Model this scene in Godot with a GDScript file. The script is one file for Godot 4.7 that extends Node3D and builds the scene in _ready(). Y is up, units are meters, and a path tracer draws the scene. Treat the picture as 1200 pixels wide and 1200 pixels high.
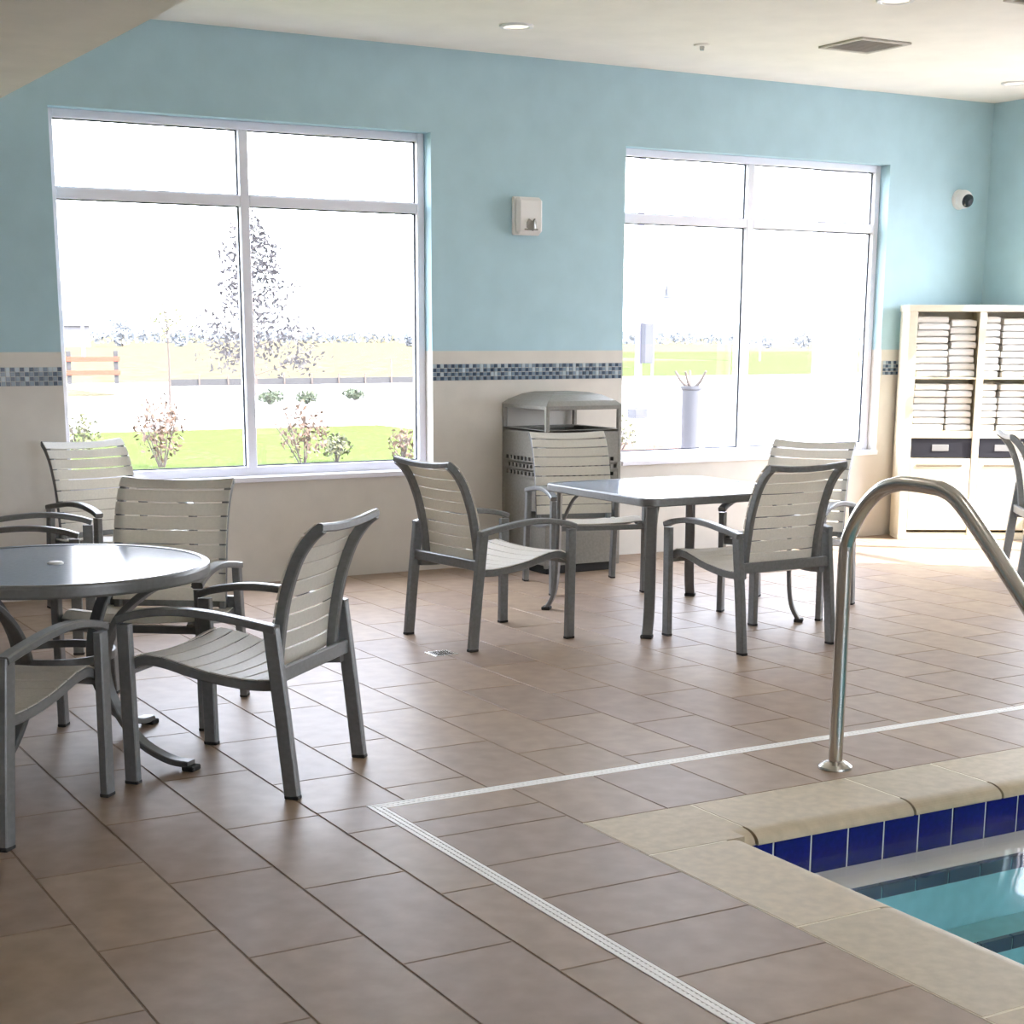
extends Node3D
# An indoor pool room: window wall at z = WZ, camera at x = z = 0, metres, y up.
const WZ := -9.8
const WX := 10.03
const CEIL := 3.38
const GROUND := -0.2
const FOCAL := 1886.28
const CY := 808.2
const PITCH := 12.555
const YAW := 29.88
const ROLL := 0.22
const EYE := Vector3(0, 1.6, 0)

var taken := {}
var M := {}
var rng := RandomNumberGenerator.new()
var cam_r: Vector3
var cam_u: Vector3
var cam_f: Vector3

# ------------------------------------------------------------------ naming
func numbered(called: String) -> String:
	var n: int = taken.get(called, 0)
	taken[called] = n + 1
	return called if n == 0 else "%s_%03d" % [called, n]

func tag(o: Node, label := "", category := "", group := "", kind := "") -> Node:
	if label: o.set_meta("label", label)
	if category: o.set_meta("category", category)
	if group: o.set_meta("group", group)
	if kind: o.set_meta("kind", kind)
	return o

func thing(called: String, label: String, category: String, at := Vector3.ZERO, turn := 0.0, group := "") -> Node3D:
	var o := Node3D.new()
	o.name = numbered(called)
	add_child(o)
	o.position = at
	o.rotation.y = turn
	tag(o, label, category, group)
	return o

func setting(called: String, label := "") -> Node3D:
	var o := Node3D.new()
	o.name = called
	add_child(o)
	tag(o, label, "", "", "structure")
	return o

func part(called: String, st: SurfaceTool, m: Material, parent: Node) -> MeshInstance3D:
	return put(called, st.commit(), m, parent)

func put(called: String, mesh: Mesh, m: Material, parent: Node) -> MeshInstance3D:
	var o := MeshInstance3D.new()
	o.mesh = mesh
	o.material_override = m
	o.name = called if parent != self else numbered(called)
	parent.add_child(o, true)
	return o

func begin() -> SurfaceTool:
	var st := SurfaceTool.new()
	st.begin(Mesh.PRIMITIVE_TRIANGLES)
	return st

# ------------------------------------------------------------------ geometry
func tri(st: SurfaceTool, a: Vector3, b: Vector3, c: Vector3, na: Vector3, nb: Vector3, nc: Vector3) -> void:
	if (b - a).cross(c - a).dot(na + nb + nc) > 0.0:
		var t := b; b = c; c = t
		var u := nb; nb = nc; nc = u
	st.set_normal(na); st.add_vertex(a)
	st.set_normal(nb); st.add_vertex(b)
	st.set_normal(nc); st.add_vertex(c)

func quad(st: SurfaceTool, a: Vector3, b: Vector3, c: Vector3, d: Vector3, n: Vector3) -> void:
	tri(st, a, b, c, n, n, n)
	tri(st, a, c, d, n, n, n)

func box(st: SurfaceTool, lo: Vector3, hi: Vector3, bevel := 0.0) -> void:
	cbox(st, (lo + hi) / 2.0, (hi - lo).abs(), bevel)

func cbox(st: SurfaceTool, c: Vector3, size: Vector3, b := 0.0, basis := Basis()) -> void:
	var h := size / 2.0
	b = minf(b, minf(h.x, minf(h.y, h.z)) * 0.95)
	var pt := func(axis: int, s: Vector3) -> Vector3:
		var p := Vector3(s.x * (h.x - b), s.y * (h.y - b), s.z * (h.z - b))
		p[axis] = s[axis] * h[axis]
		return c + basis * p
	for axis in 3:
		var a1 := (axis + 1) % 3
		var a2 := (axis + 2) % 3
		for sg: float in [-1.0, 1.0]:
			var v: Array[Vector3] = []
			for q: Array in [[-1, -1], [1, -1], [1, 1], [-1, 1]]:
				var s := Vector3.ZERO
				s[axis] = sg; s[a1] = q[0]; s[a2] = q[1]
				v.append(pt.call(axis, s))
			var n := Vector3.ZERO
			n[axis] = sg
			quad(st, v[0], v[1], v[2], v[3], basis * n)
			if b > 0.0:
				for sg2: float in [-1.0, 1.0]:      # edge between axis and a1
					var s0 := Vector3.ZERO
					s0[axis] = sg; s0[a1] = sg2; s0[a2] = -1
					var s1 := s0
					s1[a2] = 1
					var m := Vector3.ZERO
					m[axis] = sg; m[a1] = sg2
					quad(st, pt.call(axis, s0), pt.call(axis, s1), pt.call(a1, s1), pt.call(a1, s0), (basis * m).normalized())
	if b > 0.0:
		for i in 8:
			var s := Vector3(1 if i & 1 else -1, 1 if i & 2 else -1, 1 if i & 4 else -1)
			var n := (basis * s).normalized()
			tri(st, pt.call(0, s), pt.call(1, s), pt.call(2, s), n, n, n)

func rect_profile(hw: float, ht: float, c := 0.004) -> PackedVector2Array:
	return PackedVector2Array([Vector2(hw, -ht + c), Vector2(hw, ht - c), Vector2(hw - c, ht), Vector2(-hw + c, ht), Vector2(-hw, ht - c), Vector2(-hw, -ht + c), Vector2(-hw + c, -ht), Vector2(hw - c, -ht)])

func round_profile(r: float, n := 16) -> PackedVector2Array:
	var p := PackedVector2Array()
	for i in n:
		p.append(Vector2(cos(TAU * i / n), sin(TAU * i / n)) * r)
	return p

# sweep a profile (x along side, y along side x tangent) along points
func sweep(st: SurfaceTool, pts: Array, side: Vector3, prof: PackedVector2Array, smooth := false, taper := 1.0, tip := 1.0) -> void:
	side = side.normalized()
	var n := prof.size()
	var rings := []
	var norms := []
	for i in pts.size():
		var p: Vector3 = pts[i]
		var q0: Vector3 = pts[maxi(i - 1, 0)]
		var q1: Vector3 = pts[mini(i + 1, pts.size() - 1)]
		var t := (q1 - q0).normalized()
		var s := (side - t * side.dot(t)).normalized()
		var up := s.cross(t)
		var k: float = lerpf(taper, tip, float(i) / (pts.size() - 1))
		var stretch := 1.0
		if i > 0 and i < pts.size() - 1:
			var d := (p - q0).normalized().dot((q1 - p).normalized())
			stretch = 1.0 / sqrt(maxf(0.25, (1.0 + d) / 2.0))
		var ring := []
		var nr := []
		for j in n:
			ring.append(p + s * prof[j].x * k + up * prof[j].y * k * stretch)
			var e: Vector2
			if smooth:
				e = prof[j].normalized()
			else:
				var d2 := prof[(j + 1) % n] - prof[j]
				e = Vector2(d2.y, -d2.x).normalized()
			nr.append(s * e.x + up * e.y)
		rings.append(ring)
		norms.append(nr)
	for i in pts.size() - 1:
		for j in n:
			var k := (j + 1) % n
			var n1: Vector3 = norms[i][k] if smooth else norms[i][j]
			var n2: Vector3 = norms[i + 1][k] if smooth else norms[i + 1][j]
			tri(st, rings[i][j], rings[i][k], rings[i + 1][k], norms[i][j], n1, n2)
			tri(st, rings[i][j], rings[i + 1][k], rings[i + 1][j], norms[i][j], n2, norms[i + 1][j])
	for e: int in [0, pts.size() - 1]:
		var a: Vector3 = pts[e]
		var b: Vector3 = pts[1] if e == 0 else pts[e - 1]
		var nn := (a - b).normalized()
		for j in n:
			tri(st, a, rings[e][j], rings[e][(j + 1) % n], nn, nn, nn)

func lathe(st: SurfaceTool, prof: Array, n := 32, basis := Basis(), at := Vector3.ZERO) -> void:
	for i in prof.size() - 1:
		var a: Vector2 = prof[i]
		var b: Vector2 = prof[i + 1]
		var e := Vector2(b.y - a.y, a.x - b.x).normalized()
		for j in n:
			var t0 := TAU * j / n
			var t1 := TAU * (j + 1) / n
			var r0 := Vector3(cos(t0), 0, sin(t0))
			var r1 := Vector3(cos(t1), 0, sin(t1))
			var n0 := basis * (r0 * e.x + Vector3.UP * e.y)
			var n1 := basis * (r1 * e.x + Vector3.UP * e.y)
			var p00 := at + basis * (r0 * a.x + Vector3.UP * a.y)
			var p01 := at + basis * (r1 * a.x + Vector3.UP * a.y)
			var p10 := at + basis * (r0 * b.x + Vector3.UP * b.y)
			var p11 := at + basis * (r1 * b.x + Vector3.UP * b.y)
			if a.x > 1e-6: tri(st, p00, p01, p11 if b.x > 1e-6 else p10, n0, n1, n1 if b.x > 1e-6 else n0)
			if b.x > 1e-6: tri(st, p00, p11, p10, n0, n1, n0)

func smooth_curve(pts: Array, steps := 6) -> Array:
	var out := []
	for i in pts.size() - 1:
		var p0: Vector3 = pts[maxi(i - 1, 0)]
		var p1: Vector3 = pts[i]
		var p2: Vector3 = pts[i + 1]
		var p3: Vector3 = pts[mini(i + 2, pts.size() - 1)]
		for s in steps:
			out.append(p1.cubic_interpolate(p2, p0, p3, float(s) / steps))
	out.append(pts[-1])
	return out

# extrude a closed outline (in local u,v) along axis from w0 to w1; flat faces
func extrude(st: SurfaceTool, outline: PackedVector2Array, o: Vector3, u: Vector3, v: Vector3, w: Vector3, w0: float, w1: float) -> void:
	var n := outline.size()
	for i in n:
		var a := outline[i]
		var b := outline[(i + 1) % n]
		var e := (b - a)
		var nn := (u * e.y - v * e.x).normalized()
		var pa := o + u * a.x + v * a.y
		var pb := o + u * b.x + v * b.y
		quad(st, pa + w * w0, pb + w * w0, pb + w * w1, pa + w * w1, nn)
	var idx := Geometry2D.triangulate_polygon(outline)
	for k in range(0, idx.size(), 3):
		for s: Array in [[w0, -w], [w1, w]]:
			var q: Array[Vector3] = []
			for m in 3:
				var p := outline[idx[k + m]]
				q.append(o + u * p.x + v * p.y + w * float(s[0]))
			tri(st, q[0], q[1], q[2], s[1], s[1], s[1])

# ------------------------------------------------------------------ materials
func noise_tex(freq: float, lo: Color, hi: Color, seed_ := 1, size := 256) -> NoiseTexture2D:
	var n := FastNoiseLite.new()
	n.seed = seed_
	n.frequency = freq
	n.fractal_octaves = 5
	var t := NoiseTexture2D.new()
	t.width = size
	t.height = size
	t.seamless = true
	t.noise = n
	var g := Gradient.new()
	g.set_color(0, lo)
	g.set_color(1, hi)
	t.color_ramp = g
	return t

func mat(called: String, c: Color, rough := 0.6, metal := 0.0, spec := 0.5) -> StandardMaterial3D:
	var m := StandardMaterial3D.new()
	m.resource_name = called
	m.albedo_color = c
	m.roughness = rough
	m.metallic = metal
	m.metallic_specular = spec
	M[called] = m
	return m

func grain(m: StandardMaterial3D, amount: float, freq: float, scale: float, seed_ := 3) -> StandardMaterial3D:
	var lo := 1.0 - amount
	m.albedo_texture = noise_tex(freq, Color(lo, lo, lo), Color.WHITE, seed_)
	m.uv1_triplanar = true
	m.uv1_world_triplanar = true
	m.uv1_scale = Vector3.ONE * scale
	return m

func c8(r: int, g: int, b: int) -> Color:
	return Color(r / 255.0, g / 255.0, b / 255.0)

func materials() -> void:
	grain(mat("aqua_paint", c8(177, 208, 217), 0.55), 0.035, 0.02, 0.6)
	grain(mat("cream_tile", c8(219, 213, 203), 0.4), 0.04, 0.02, 0.7, 5)
	grain(mat("ceiling_paint", c8(250, 245, 234), 0.8), 0.03, 0.02, 0.5, 6)
	grain(mat("soffit_paint", c8(252, 247, 236), 0.8), 0.03, 0.02, 0.5, 7)
	for i in 5:
		var k: float = [1.0, 0.97, 1.025, 0.985, 1.01][i]
		var m := mat("floor_tile_%d" % i, Color(0.65 * k, 0.565 * k, 0.49 * k * [1.0, 1.015, 0.99, 1.02, 0.98][i]), 0.44, 0.0, 0.3)
		grain(m, 0.1, 0.025, 1.1, 10 + i)
	grain(mat("floor_grout", c8(150, 132, 116), 0.9), 0.2, 0.1, 3.0)
	for i in 3:
		grain(mat("coping_%d" % i, [c8(200, 183, 152), c8(205, 189, 160), c8(196, 181, 152)][i], 0.55), 0.1, 0.03, 2.0, 20 + i)
	mat("coping_grout", c8(236, 228, 206), 0.9)
	mat("drain_white", c8(248, 246, 242), 0.5)
	mat("drain_dark", c8(232, 229, 224), 0.8)
	grain(mat("pool_blue", c8(22, 26, 120), 0.12), 0.25, 0.03, 4.0, 30)
	mat("pool_grout", c8(214, 216, 214), 0.8)
	grain(mat("pool_plaster", c8(128, 196, 202), 0.7), 0.08, 0.05, 1.0, 31)
	mat("bench_white", c8(222, 222, 220), 0.6)
	mat("pool_nosing", c8(18, 36, 72), 0.3)
	var w := mat("pool_water", Color(0.75, 0.95, 0.95, 0.03), 0.02, 0.0, 0.27)
	w.transparency = BaseMaterial3D.TRANSPARENCY_ALPHA
	mat("steel", c8(200, 197, 192), 0.24, 1.0)
	grain(mat("chair_metal", c8(128, 130, 130), 0.34, 0.3), 0.12, 0.05, 3.0, 32)
	grain(mat("strap_vinyl", c8(240, 236, 227), 0.5), 0.06, 0.05, 5.0, 33)
	M.strap_vinyl.backlight_enabled = true
	M.strap_vinyl.backlight = c8(206, 204, 198)
	grain(mat("table_metal", c8(118, 119, 118), 0.36, 0.35), 0.1, 0.05, 3.0, 34)
	grain(mat("table_glass", c8(132, 150, 172), 0.16, 0.0, 0.36), 0.05, 0.05, 3.0, 35)
	mat("plug_white", c8(225, 228, 230), 0.4)
	mat("foot_black", c8(38, 37, 36), 0.7)
	grain(mat("bin_metal", c8(150, 147, 139), 0.45, 0.3), 0.1, 0.05, 3.0, 36)
	mat("bin_dark", c8(34, 33, 32), 0.7)
	grain(mat("laminate_cream", c8(238, 228, 204), 0.45), 0.03, 0.03, 2.0, 37)
	mat("slot_dark", c8(34, 34, 44), 0.5)
	mat("plate_grey", c8(150, 150, 150), 0.4)
	mat("print_grey", c8(136, 126, 106), 0.6)
	for i in 3:
		var t := grain(mat("towel_%d" % i, [c8(244, 240, 232), c8(236, 231, 222), c8(248, 245, 240)][i], 0.95), 0.08, 0.15, 6.0, 40 + i)
		t.rim_enabled = true
		t.rim = 0.3
	mat("frame_white", c8(242, 242, 250), 0.4)
	mat("gasket", c8(48, 50, 60), 0.7)
	var g := mat("window_glass", Color(0.95, 0.97, 1.0, 0.03), 0.0)
	g.transparency = BaseMaterial3D.TRANSPARENCY_ALPHA
	mat("plastic_white", c8(232, 230, 226), 0.35)
	mat("lens_grey", c8(150, 148, 140), 0.15)
	mat("lens_black", c8(26, 32, 38), 0.12)
	mat("vent_grey", c8(196, 190, 178), 0.6)
	mat("vent_dark", c8(120, 114, 104), 0.8)
	var e := mat("lamp_glow", c8(255, 250, 238), 0.4)
	e.emission_enabled = true
	e.emission = c8(255, 246, 228)
	e.emission_energy_multiplier = 1.2
	mat("mosaic_navy", c8(72, 87, 106), 0.15)
	mat("mosaic_steel", c8(134, 150, 164), 0.15)
	mat("mosaic_pale", c8(186, 198, 204), 0.15)
	mat("mosaic_grout", c8(190, 190, 186), 0.9)
	grain(mat("grass", c8(74, 86, 46), 1.0, 0.0, 0.0), 0.25, 0.05, 0.5, 50)
	grain(mat("concrete", c8(188, 185, 186), 1.0, 0.0, 0.0), 0.08, 0.03, 0.2, 51)
	grain(mat("asphalt", c8(120, 119, 122), 1.0, 0.0, 0.0), 0.1, 0.05, 0.5, 55)
	grain(mat("dry_field", c8(92, 86, 68), 1.0, 0.0, 0.0), 0.3, 0.05, 0.06, 52)
	grain(mat("far_grass", c8(72, 88, 48), 1.0, 0.0, 0.0), 0.25, 0.05, 0.1, 53)
	mat("leaf_green", c8(62, 70, 50), 0.7)
	mat("leaf_dark", c8(40, 36, 38), 0.7)
	mat("leaf_rust", c8(84, 62, 48), 0.7)
	mat("leaf_pale", c8(80, 80, 50), 0.7)
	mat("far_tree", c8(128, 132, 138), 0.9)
	mat("bark", c8(74, 64, 58), 0.9)
	mat("pole_grey", c8(92, 90, 104), 0.6)
	mat("box_grey", c8(46, 46, 52), 0.6)
	mat("barrier_orange", c8(112, 62, 50), 0.9, 0.0, 0.1)
	mat("silt_black", c8(44, 43, 44), 0.9)
	grain(mat("stucco_white", c8(130, 128, 132), 0.9), 0.05, 0.05, 1.0, 54)
	mat("mulch", c8(96, 74, 64), 1.0, 0.0, 0.0)
	mat("far_roof", c8(66, 68, 80), 0.8)

# ------------------------------------------------------------------ main
func _ready() -> void:
	rng.seed = 7
	# --- camera
	var p := deg_to_rad(PITCH)
	var y := deg_to_rad(YAW)
	var ro := deg_to_rad(ROLL)
	cam_f = Vector3(sin(y) * cos(p), -sin(p), -cos(y) * cos(p))
	var r0 := Vector3(cos(y), 0, sin(y))
	var u0 := r0.cross(cam_f)
	cam_r = r0 * cos(ro) + u0 * sin(ro)
	cam_u = u0 * cos(ro) - r0 * sin(ro)
	var cam := Camera3D.new()
	cam.name = "camera"
	add_child(cam)
	cam.transform = Transform3D(Basis(cam_r, cam_u, -cam_f), EYE)
	cam.set_frustum(1200.0 / FOCAL * 0.05, Vector2(0, (CY - 600.0) / FOCAL * 0.05), 0.05, 1500.0)
	cam.current = true
	# --- sky, exposure
	var env := Environment.new()
	env.tonemap_mode = Environment.TONE_MAPPER_LINEAR
	env.tonemap_exposure = 1.0
	env.background_mode = Environment.BG_SKY
	var sky := ProceduralSkyMaterial.new()
	sky.sky_top_color = c8(226, 234, 252)
	sky.sky_horizon_color = c8(244, 247, 255)
	sky.ground_horizon_color = c8(240, 238, 234)
	sky.ground_bottom_color = c8(200, 196, 186)
	sky.sky_energy_multiplier = 3.4
	sky.ground_energy_multiplier = 1.0
	sky.sun_angle_max = 1.0
	env.sky = Sky.new()
	env.sky.sky_material = sky
	env.sdfgi_enabled = true
	env.ssao_enabled = true
	env.ssil_enabled = true
	var we := WorldEnvironment.new()
	we.name = "environment"
	we.environment = env
	add_child(we)
	# --- sun, from the right and behind, through the windows of the right wall
	var sun := DirectionalLight3D.new()
	sun.name = "sun"
	add_child(sun)
	var el := deg_to_rad(41.5)
	var heading := Vector3(-0.757 * cos(el), -sin(el), -0.653 * cos(el)).normalized()
	sun.basis = Basis.looking_at(heading, Vector3.UP)
	sun.light_energy = 9.0
	sun.light_color = c8(255, 250, 240)
	sun.light_angular_distance = 0.6
	sun.shadow_enabled = true
	materials()
	room()
	floor_tiles()
	pool()
	windows()
	wall_things()
	ceiling_things()
	round_table()
	square_table()
	chairs()
	handrail()
	litter_bin()
	towel_cabinet()
	outside()

func project(q: Vector3) -> Vector2:
	var v := q - EYE
	var d := v.dot(cam_f)
	if d < 0.2: return Vector2(-9999, -9999)
	return Vector2(600.0 + FOCAL * v.dot(cam_r) / d, CY - FOCAL * v.dot(cam_u) / d)

# ------------------------------------------------------------------ room shell
const OPEN_L := [2.535, 5.005]
const OPEN_R := [6.53, 8.97]
const SILL := 0.68
const HEAD := 2.86

func wall_back_boxes(st: SurfaceTool, y0: float, y1: float, z0: float, z1: float) -> void:
	# solid between the two openings for the band y0..y1
	var cuts := [[-3.2, OPEN_L[0]], [OPEN_L[1], OPEN_R[0]], [OPEN_R[1], WX + 0.2]]
	for c: Array in cuts:
		box(st, Vector3(c[0], y0, z0), Vector3(c[1], y1, z1))

func mosaic(parent: Node3D, spans: Array, rows: int, pitch: float, y0: float, origin: Vector3, u: Vector3, n: Vector3) -> void:
	var sts := [begin(), begin(), begin()]
	for s: Array in spans:
		var k0 := int(ceil(s[0] / pitch))
		var k1 := int(floor(s[1] / pitch)) - 1
		for k in range(k0, k1 + 1):
			for r in rows:
				var h := (k * 7 + r * 13 + (k * r) % 5 + rng.randi_range(0, 3)) % 7
				var which := 0 if (k + r) % 2 == 0 and h < 5 else (1 if h < 5 else 2)
				var cc := origin + u * (k + 0.5) * pitch + Vector3.UP * (y0 + (r + 0.5) * pitch)
				cbox(sts[which], cc, (u.abs() * (pitch - 0.004) + Vector3.UP * (pitch - 0.004) + n.abs() * 0.012), 0.0)
	var names := ["mosaic_navy", "mosaic_steel", "mosaic_pale"]
	for i in 3:
		tag(part(names[i] + "_tiles", sts[i], M[names[i]], parent), "small glass mosaic tiles in the wall band", "", "", "stuff")

func room() -> void:
	var th := 0.2
	var wb := setting("wall_back", "aqua wall with cream tiled lower part and two wide windows")
	var st := begin()
	wall_back_boxes(st, 1.469, HEAD, WZ - th, WZ)
	box(st, Vector3(-3.2, HEAD, WZ - th), Vector3(WX + 0.2, CEIL + 0.1, WZ))
	part("painted_wall", st, M.aqua_paint, wb)
	st = begin()
	wall_back_boxes(st, SILL, 1.469, WZ - th, WZ + 0.006)
	box(st, Vector3(-3.2, -0.02, WZ - th), Vector3(WX + 0.2, SILL, WZ + 0.006))
	part("tiled_wainscot", st, M.cream_tile, wb)
	st = begin()
	for c: Array in [[1.2, OPEN_L[0]], [OPEN_L[1], OPEN_R[0]], [OPEN_R[1], WX]]:
		box(st, Vector3(c[0], 1.273, WZ), Vector3(c[1], 1.383, WZ + 0.008))
	part("mosaic_bed", st, M.mosaic_grout, wb)
	mosaic(wb, [[1.2, OPEN_L[0]], [OPEN_L[1], OPEN_R[0]], [OPEN_R[1], WX]], 4, 0.0275, 1.273, Vector3(0, 0, WZ + 0.006), Vector3.RIGHT, Vector3.BACK)
	# right wall with two windows just outside the frame
	var wr := setting("wall_right", "aqua wall with tall windows on the right side")
	var op := [[-9.15, -6.55]]
	st = begin()
	box(st, Vector3(WX, HEAD, WZ - th), Vector3(WX + th, CEIL + 0.1, 3.2))
	var lows := begin()
	box(lows, Vector3(WX - 0.006, -0.02, WZ - th), Vector3(WX + th, 0.35, 3.2))
	for c: Array in [[WZ - th, op[0][0]], [op[0][1], 3.2]]:
		box(st, Vector3(WX, 1.469, c[0]), Vector3(WX + th, HEAD, c[1]))
		box(lows, Vector3(WX - 0.006, 0.35, c[0]), Vector3(WX + th, 1.469, c[1]))
	part("painted_wall", st, M.aqua_paint, wr)
	part("tiled_wainscot", lows, M.cream_tile, wr)
	# walls behind the camera
	var wl := setting("wall_left", "aqua wall on the left side of the pool room")
	st = begin()
	box(st, Vector3(-3.2, 1.469, WZ - th), Vector3(-3.0, CEIL + 0.1, 3.2))
	part("painted_wall", st, M.aqua_paint, wl)
	st = begin()
	box(st, Vector3(-3.2, -0.02, WZ - th), Vector3(-2.994, 1.469, 3.2))
	part("tiled_wainscot", st, M.cream_tile, wl)
	var wf := setting("wall_front", "aqua wall with a wide window behind the camera")
	st = begin()
	box(st, Vector3(-3.2, HEAD, 3.0), Vector3(WX + th, CEIL + 0.1, 3.2))
	box(st, Vector3(-3.2, 1.469, 3.0), Vector3(2.8, HEAD, 3.2))
	box(st, Vector3(5.2, 1.469, 3.0), Vector3(WX + th, HEAD, 3.2))
	part("painted_wall", st, M.aqua_paint, wf)
	st = begin()
	box(st, Vector3(-3.2, -0.02, 2.994), Vector3(WX + th, 0.35, 3.2))
	box(st, Vector3(-3.2, 0.35, 2.994), Vector3(2.8, 1.469, 3.2))
	box(st, Vector3(5.2, 0.35, 2.994), Vector3(WX + th, 1.469, 3.2))
	part("tiled_wainscot", st, M.cream_tile, wf)
	# ceiling and the dropped soffit above the camera
	var ce := setting("ceiling", "cream painted ceiling over the pool")
	st = begin()
	box(st, Vector3(2.0, CEIL, WZ - th), Vector3(WX + th, CEIL + 0.15, 3.2))
	part("ceiling_panel", st, M.ceiling_paint, ce)
	st = begin()
	box(st, Vector3(-3.2, 2.75, WZ - th), Vector3(2.05, CEIL + 0.15, 3.2), 0.004)
	part("dropped_soffit", st, M.soffit_paint, ce)

# ------------------------------------------------------------------ floor
const LINE_X := 2.22
const LINE_W := 0.05
const LINE_Z := -4.87
const COP_X := 2.768
const COP_Z := -4.342
const POOL_X := 3.15
const POOL_Z := -3.975
const POOL_X1 := 6.6
const POOL_Z1 := -0.6
const CW := 0.382

func floor_tiles() -> void:
	var fl := setting("floor", "taupe rectangular floor tiles in running bond")
	var st := begin()
	var y0 := -0.3
	var gy := -0.0022
	box(st, Vector3(-3.2, y0, WZ - 0.2), Vector3(COP_X, gy, 3.2))
	box(st, Vector3(COP_X, y0, WZ - 0.2), Vector3(WX + 0.2, gy, COP_Z))
	box(st, Vector3(POOL_X1 + CW, y0, COP_Z), Vector3(WX + 0.2, gy, 3.2))
	box(st, Vector3(COP_X, y0, POOL_Z1 + CW), Vector3(POOL_X1 + CW, gy, 3.2))
	part("grout_bed", st, M.floor_grout, fl)
	var rects: Array[Rect2] = []
	var j := 0.005
	var w := 0.3315
	var l := 0.66
	var lx1 := POOL_X1 + CW + 0.5
	var lz1 := POOL_Z1 + CW + 0.5
	var add := func(x0: float, z0: float, x1: float, z1: float) -> void:
		if x1 - x0 > 0.03 and z1 - z0 > 0.03:
			rects.append(Rect2(x0 + j / 2, z0 + j / 2, x1 - x0 - j, z1 - z0 - j))
	for k in range(-16, 25):
		var xa := maxf(2.035 + k * w, -3.0)
		var xb := minf(2.035 + (k + 1) * w, WX)
		if xb - xa < 0.02: continue
		for n in range(-14, 14):
			var za := maxf(-3.955 + 0.235 * k + n * l, WZ)
			var zb := minf(-3.955 + 0.235 * k + (n + 1) * l, 3.0)
			# rows drift, so shift n to keep the floor covered
			var shift := int(round(0.235 * k / l))
			za = maxf(-3.955 + 0.235 * k + (n - shift) * l, WZ)
			zb = minf(-3.955 + 0.235 * k + (n + 1 - shift) * l, 3.0)
			if zb - za < 0.02: continue
			if xb <= LINE_X or xa >= lx1 or zb <= LINE_Z or za >= lz1:
				add.call(xa, za, xb, zb)
				continue
			# cut by the drain loop
			if za < LINE_Z: add.call(xa, za, xb, LINE_Z)
			if zb > lz1: add.call(xa, lz1, xb, zb)
			var zc := maxf(za, LINE_Z)
			var zd := minf(zb, lz1)
			if xa < LINE_X: add.call(xa, zc, LINE_X, zd)
			if xb > lx1: add.call(lx1, zc, xb, zd)
	# between the drain and the coping
	var ix := LINE_X + LINE_W
	var iz := LINE_Z + LINE_W
	add.call(ix, iz, COP_X, -4.62)
	add.call(ix, -4.62, COP_X, -4.44)
	var z := -4.44
	while z < lz1 - LINE_W:
		add.call(ix, z, COP_X, minf(z + 0.332, lz1 - LINE_W))
		z += 0.332
	var x := COP_X
	while x < lx1 - LINE_W:
		add.call(x, iz, minf(x + 0.345, lx1 - LINE_W), COP_Z)
		x += 0.345
	add.call(POOL_X1 + CW, COP_Z, lx1 - LINE_W, lz1 - LINE_W)
	add.call(COP_X, POOL_Z1 + CW, POOL_X1 + CW, lz1 - LINE_W)
	# the 300 that show largest are pieces of their own
	var scored := []
	for r in rects:
		var a := project(Vector3(r.position.x, 0, r.position.y))
		var area := 0.0
		var seen := false
		var poly := PackedVector2Array()
		for q: Vector2 in [Vector2(0, 0), Vector2(1, 0), Vector2(1, 1), Vector2(0, 1)]:
			var s := project(Vector3(r.position.x + q.x * r.size.x, 0, r.position.y + q.y * r.size.y))
			poly.append(s)
			if s.x > -40 and s.x < 1240 and s.y > 0 and s.y < 1240: seen = true
		if seen:
			for i in 4:
				area += poly[i].cross(poly[(i + 1) % 4])
			area = absf(area) / 2.0
		scored.append([area, r])
	scored.sort_custom(func(p, q): return p[0] > q[0])
	var cache := {}
	var rest := begin()
	for i in scored.size():
		var r: Rect2 = scored[i][1]
		var c := r.get_center()
		if i < 300 and scored[i][0] > 40.0:
			var key := "%.3f_%.3f" % [r.size.x, r.size.y]
			if not cache.has(key):
				var s := begin()
				tile_shape(s, Vector3.ZERO, r.size.x, r.size.y)
				cache[key] = s.commit()
			var o := put("floor_tile", cache[key], M["floor_tile_%d" % rng.randi_range(0, 4)], fl)
			o.position = Vector3(c.x, 0, c.y)
		else:
			tile_shape(rest, Vector3(c.x, 0, c.y), r.size.x, r.size.y)
	tag(part("farther_tiles", rest, M.floor_tile_0, fl), "taupe floor tiles farther away", "", "", "stuff")
	# white slotted drain strip round the pool
	var dr := thing("deck_drain", "white slotted drain strip running in an angle across the floor tiles", "drain", Vector3(LINE_X, 0, LINE_Z))
	var rails := begin()
	var bars := begin()
	var bed := begin()
	var l1 := lz1 - LINE_Z
	var l2 := lx1 - LINE_X
	var q := LINE_W
	box(bed, Vector3(0.002, -0.005, 0.002), Vector3(q, -0.0015, l1 - 0.002))
	box(bed, Vector3(q, -0.005, 0.002), Vector3(l2 - 0.002, -0.0015, q))
	for o: float in [0.0, 0.019, 0.038]:
		box(rails, Vector3(o, -0.004, o), Vector3(o + 0.014, 0.001, l1 - o), 0.001)
		box(rails, Vector3(o + 0.014, -0.004, o), Vector3(l2 - o, 0.001, o + 0.014), 0.001)
	var n1 := int(l1 / 0.02)
	for i in range(1, n1):
		box(bars, Vector3(0.008, -0.004, i * 0.02), Vector3(0.021, 0.0, i * 0.02 + 0.011))
		box(bars, Vector3(0.029, -0.004, i * 0.02 + 0.01), Vector3(0.042, 0.0, i * 0.02 + 0.021))
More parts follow.
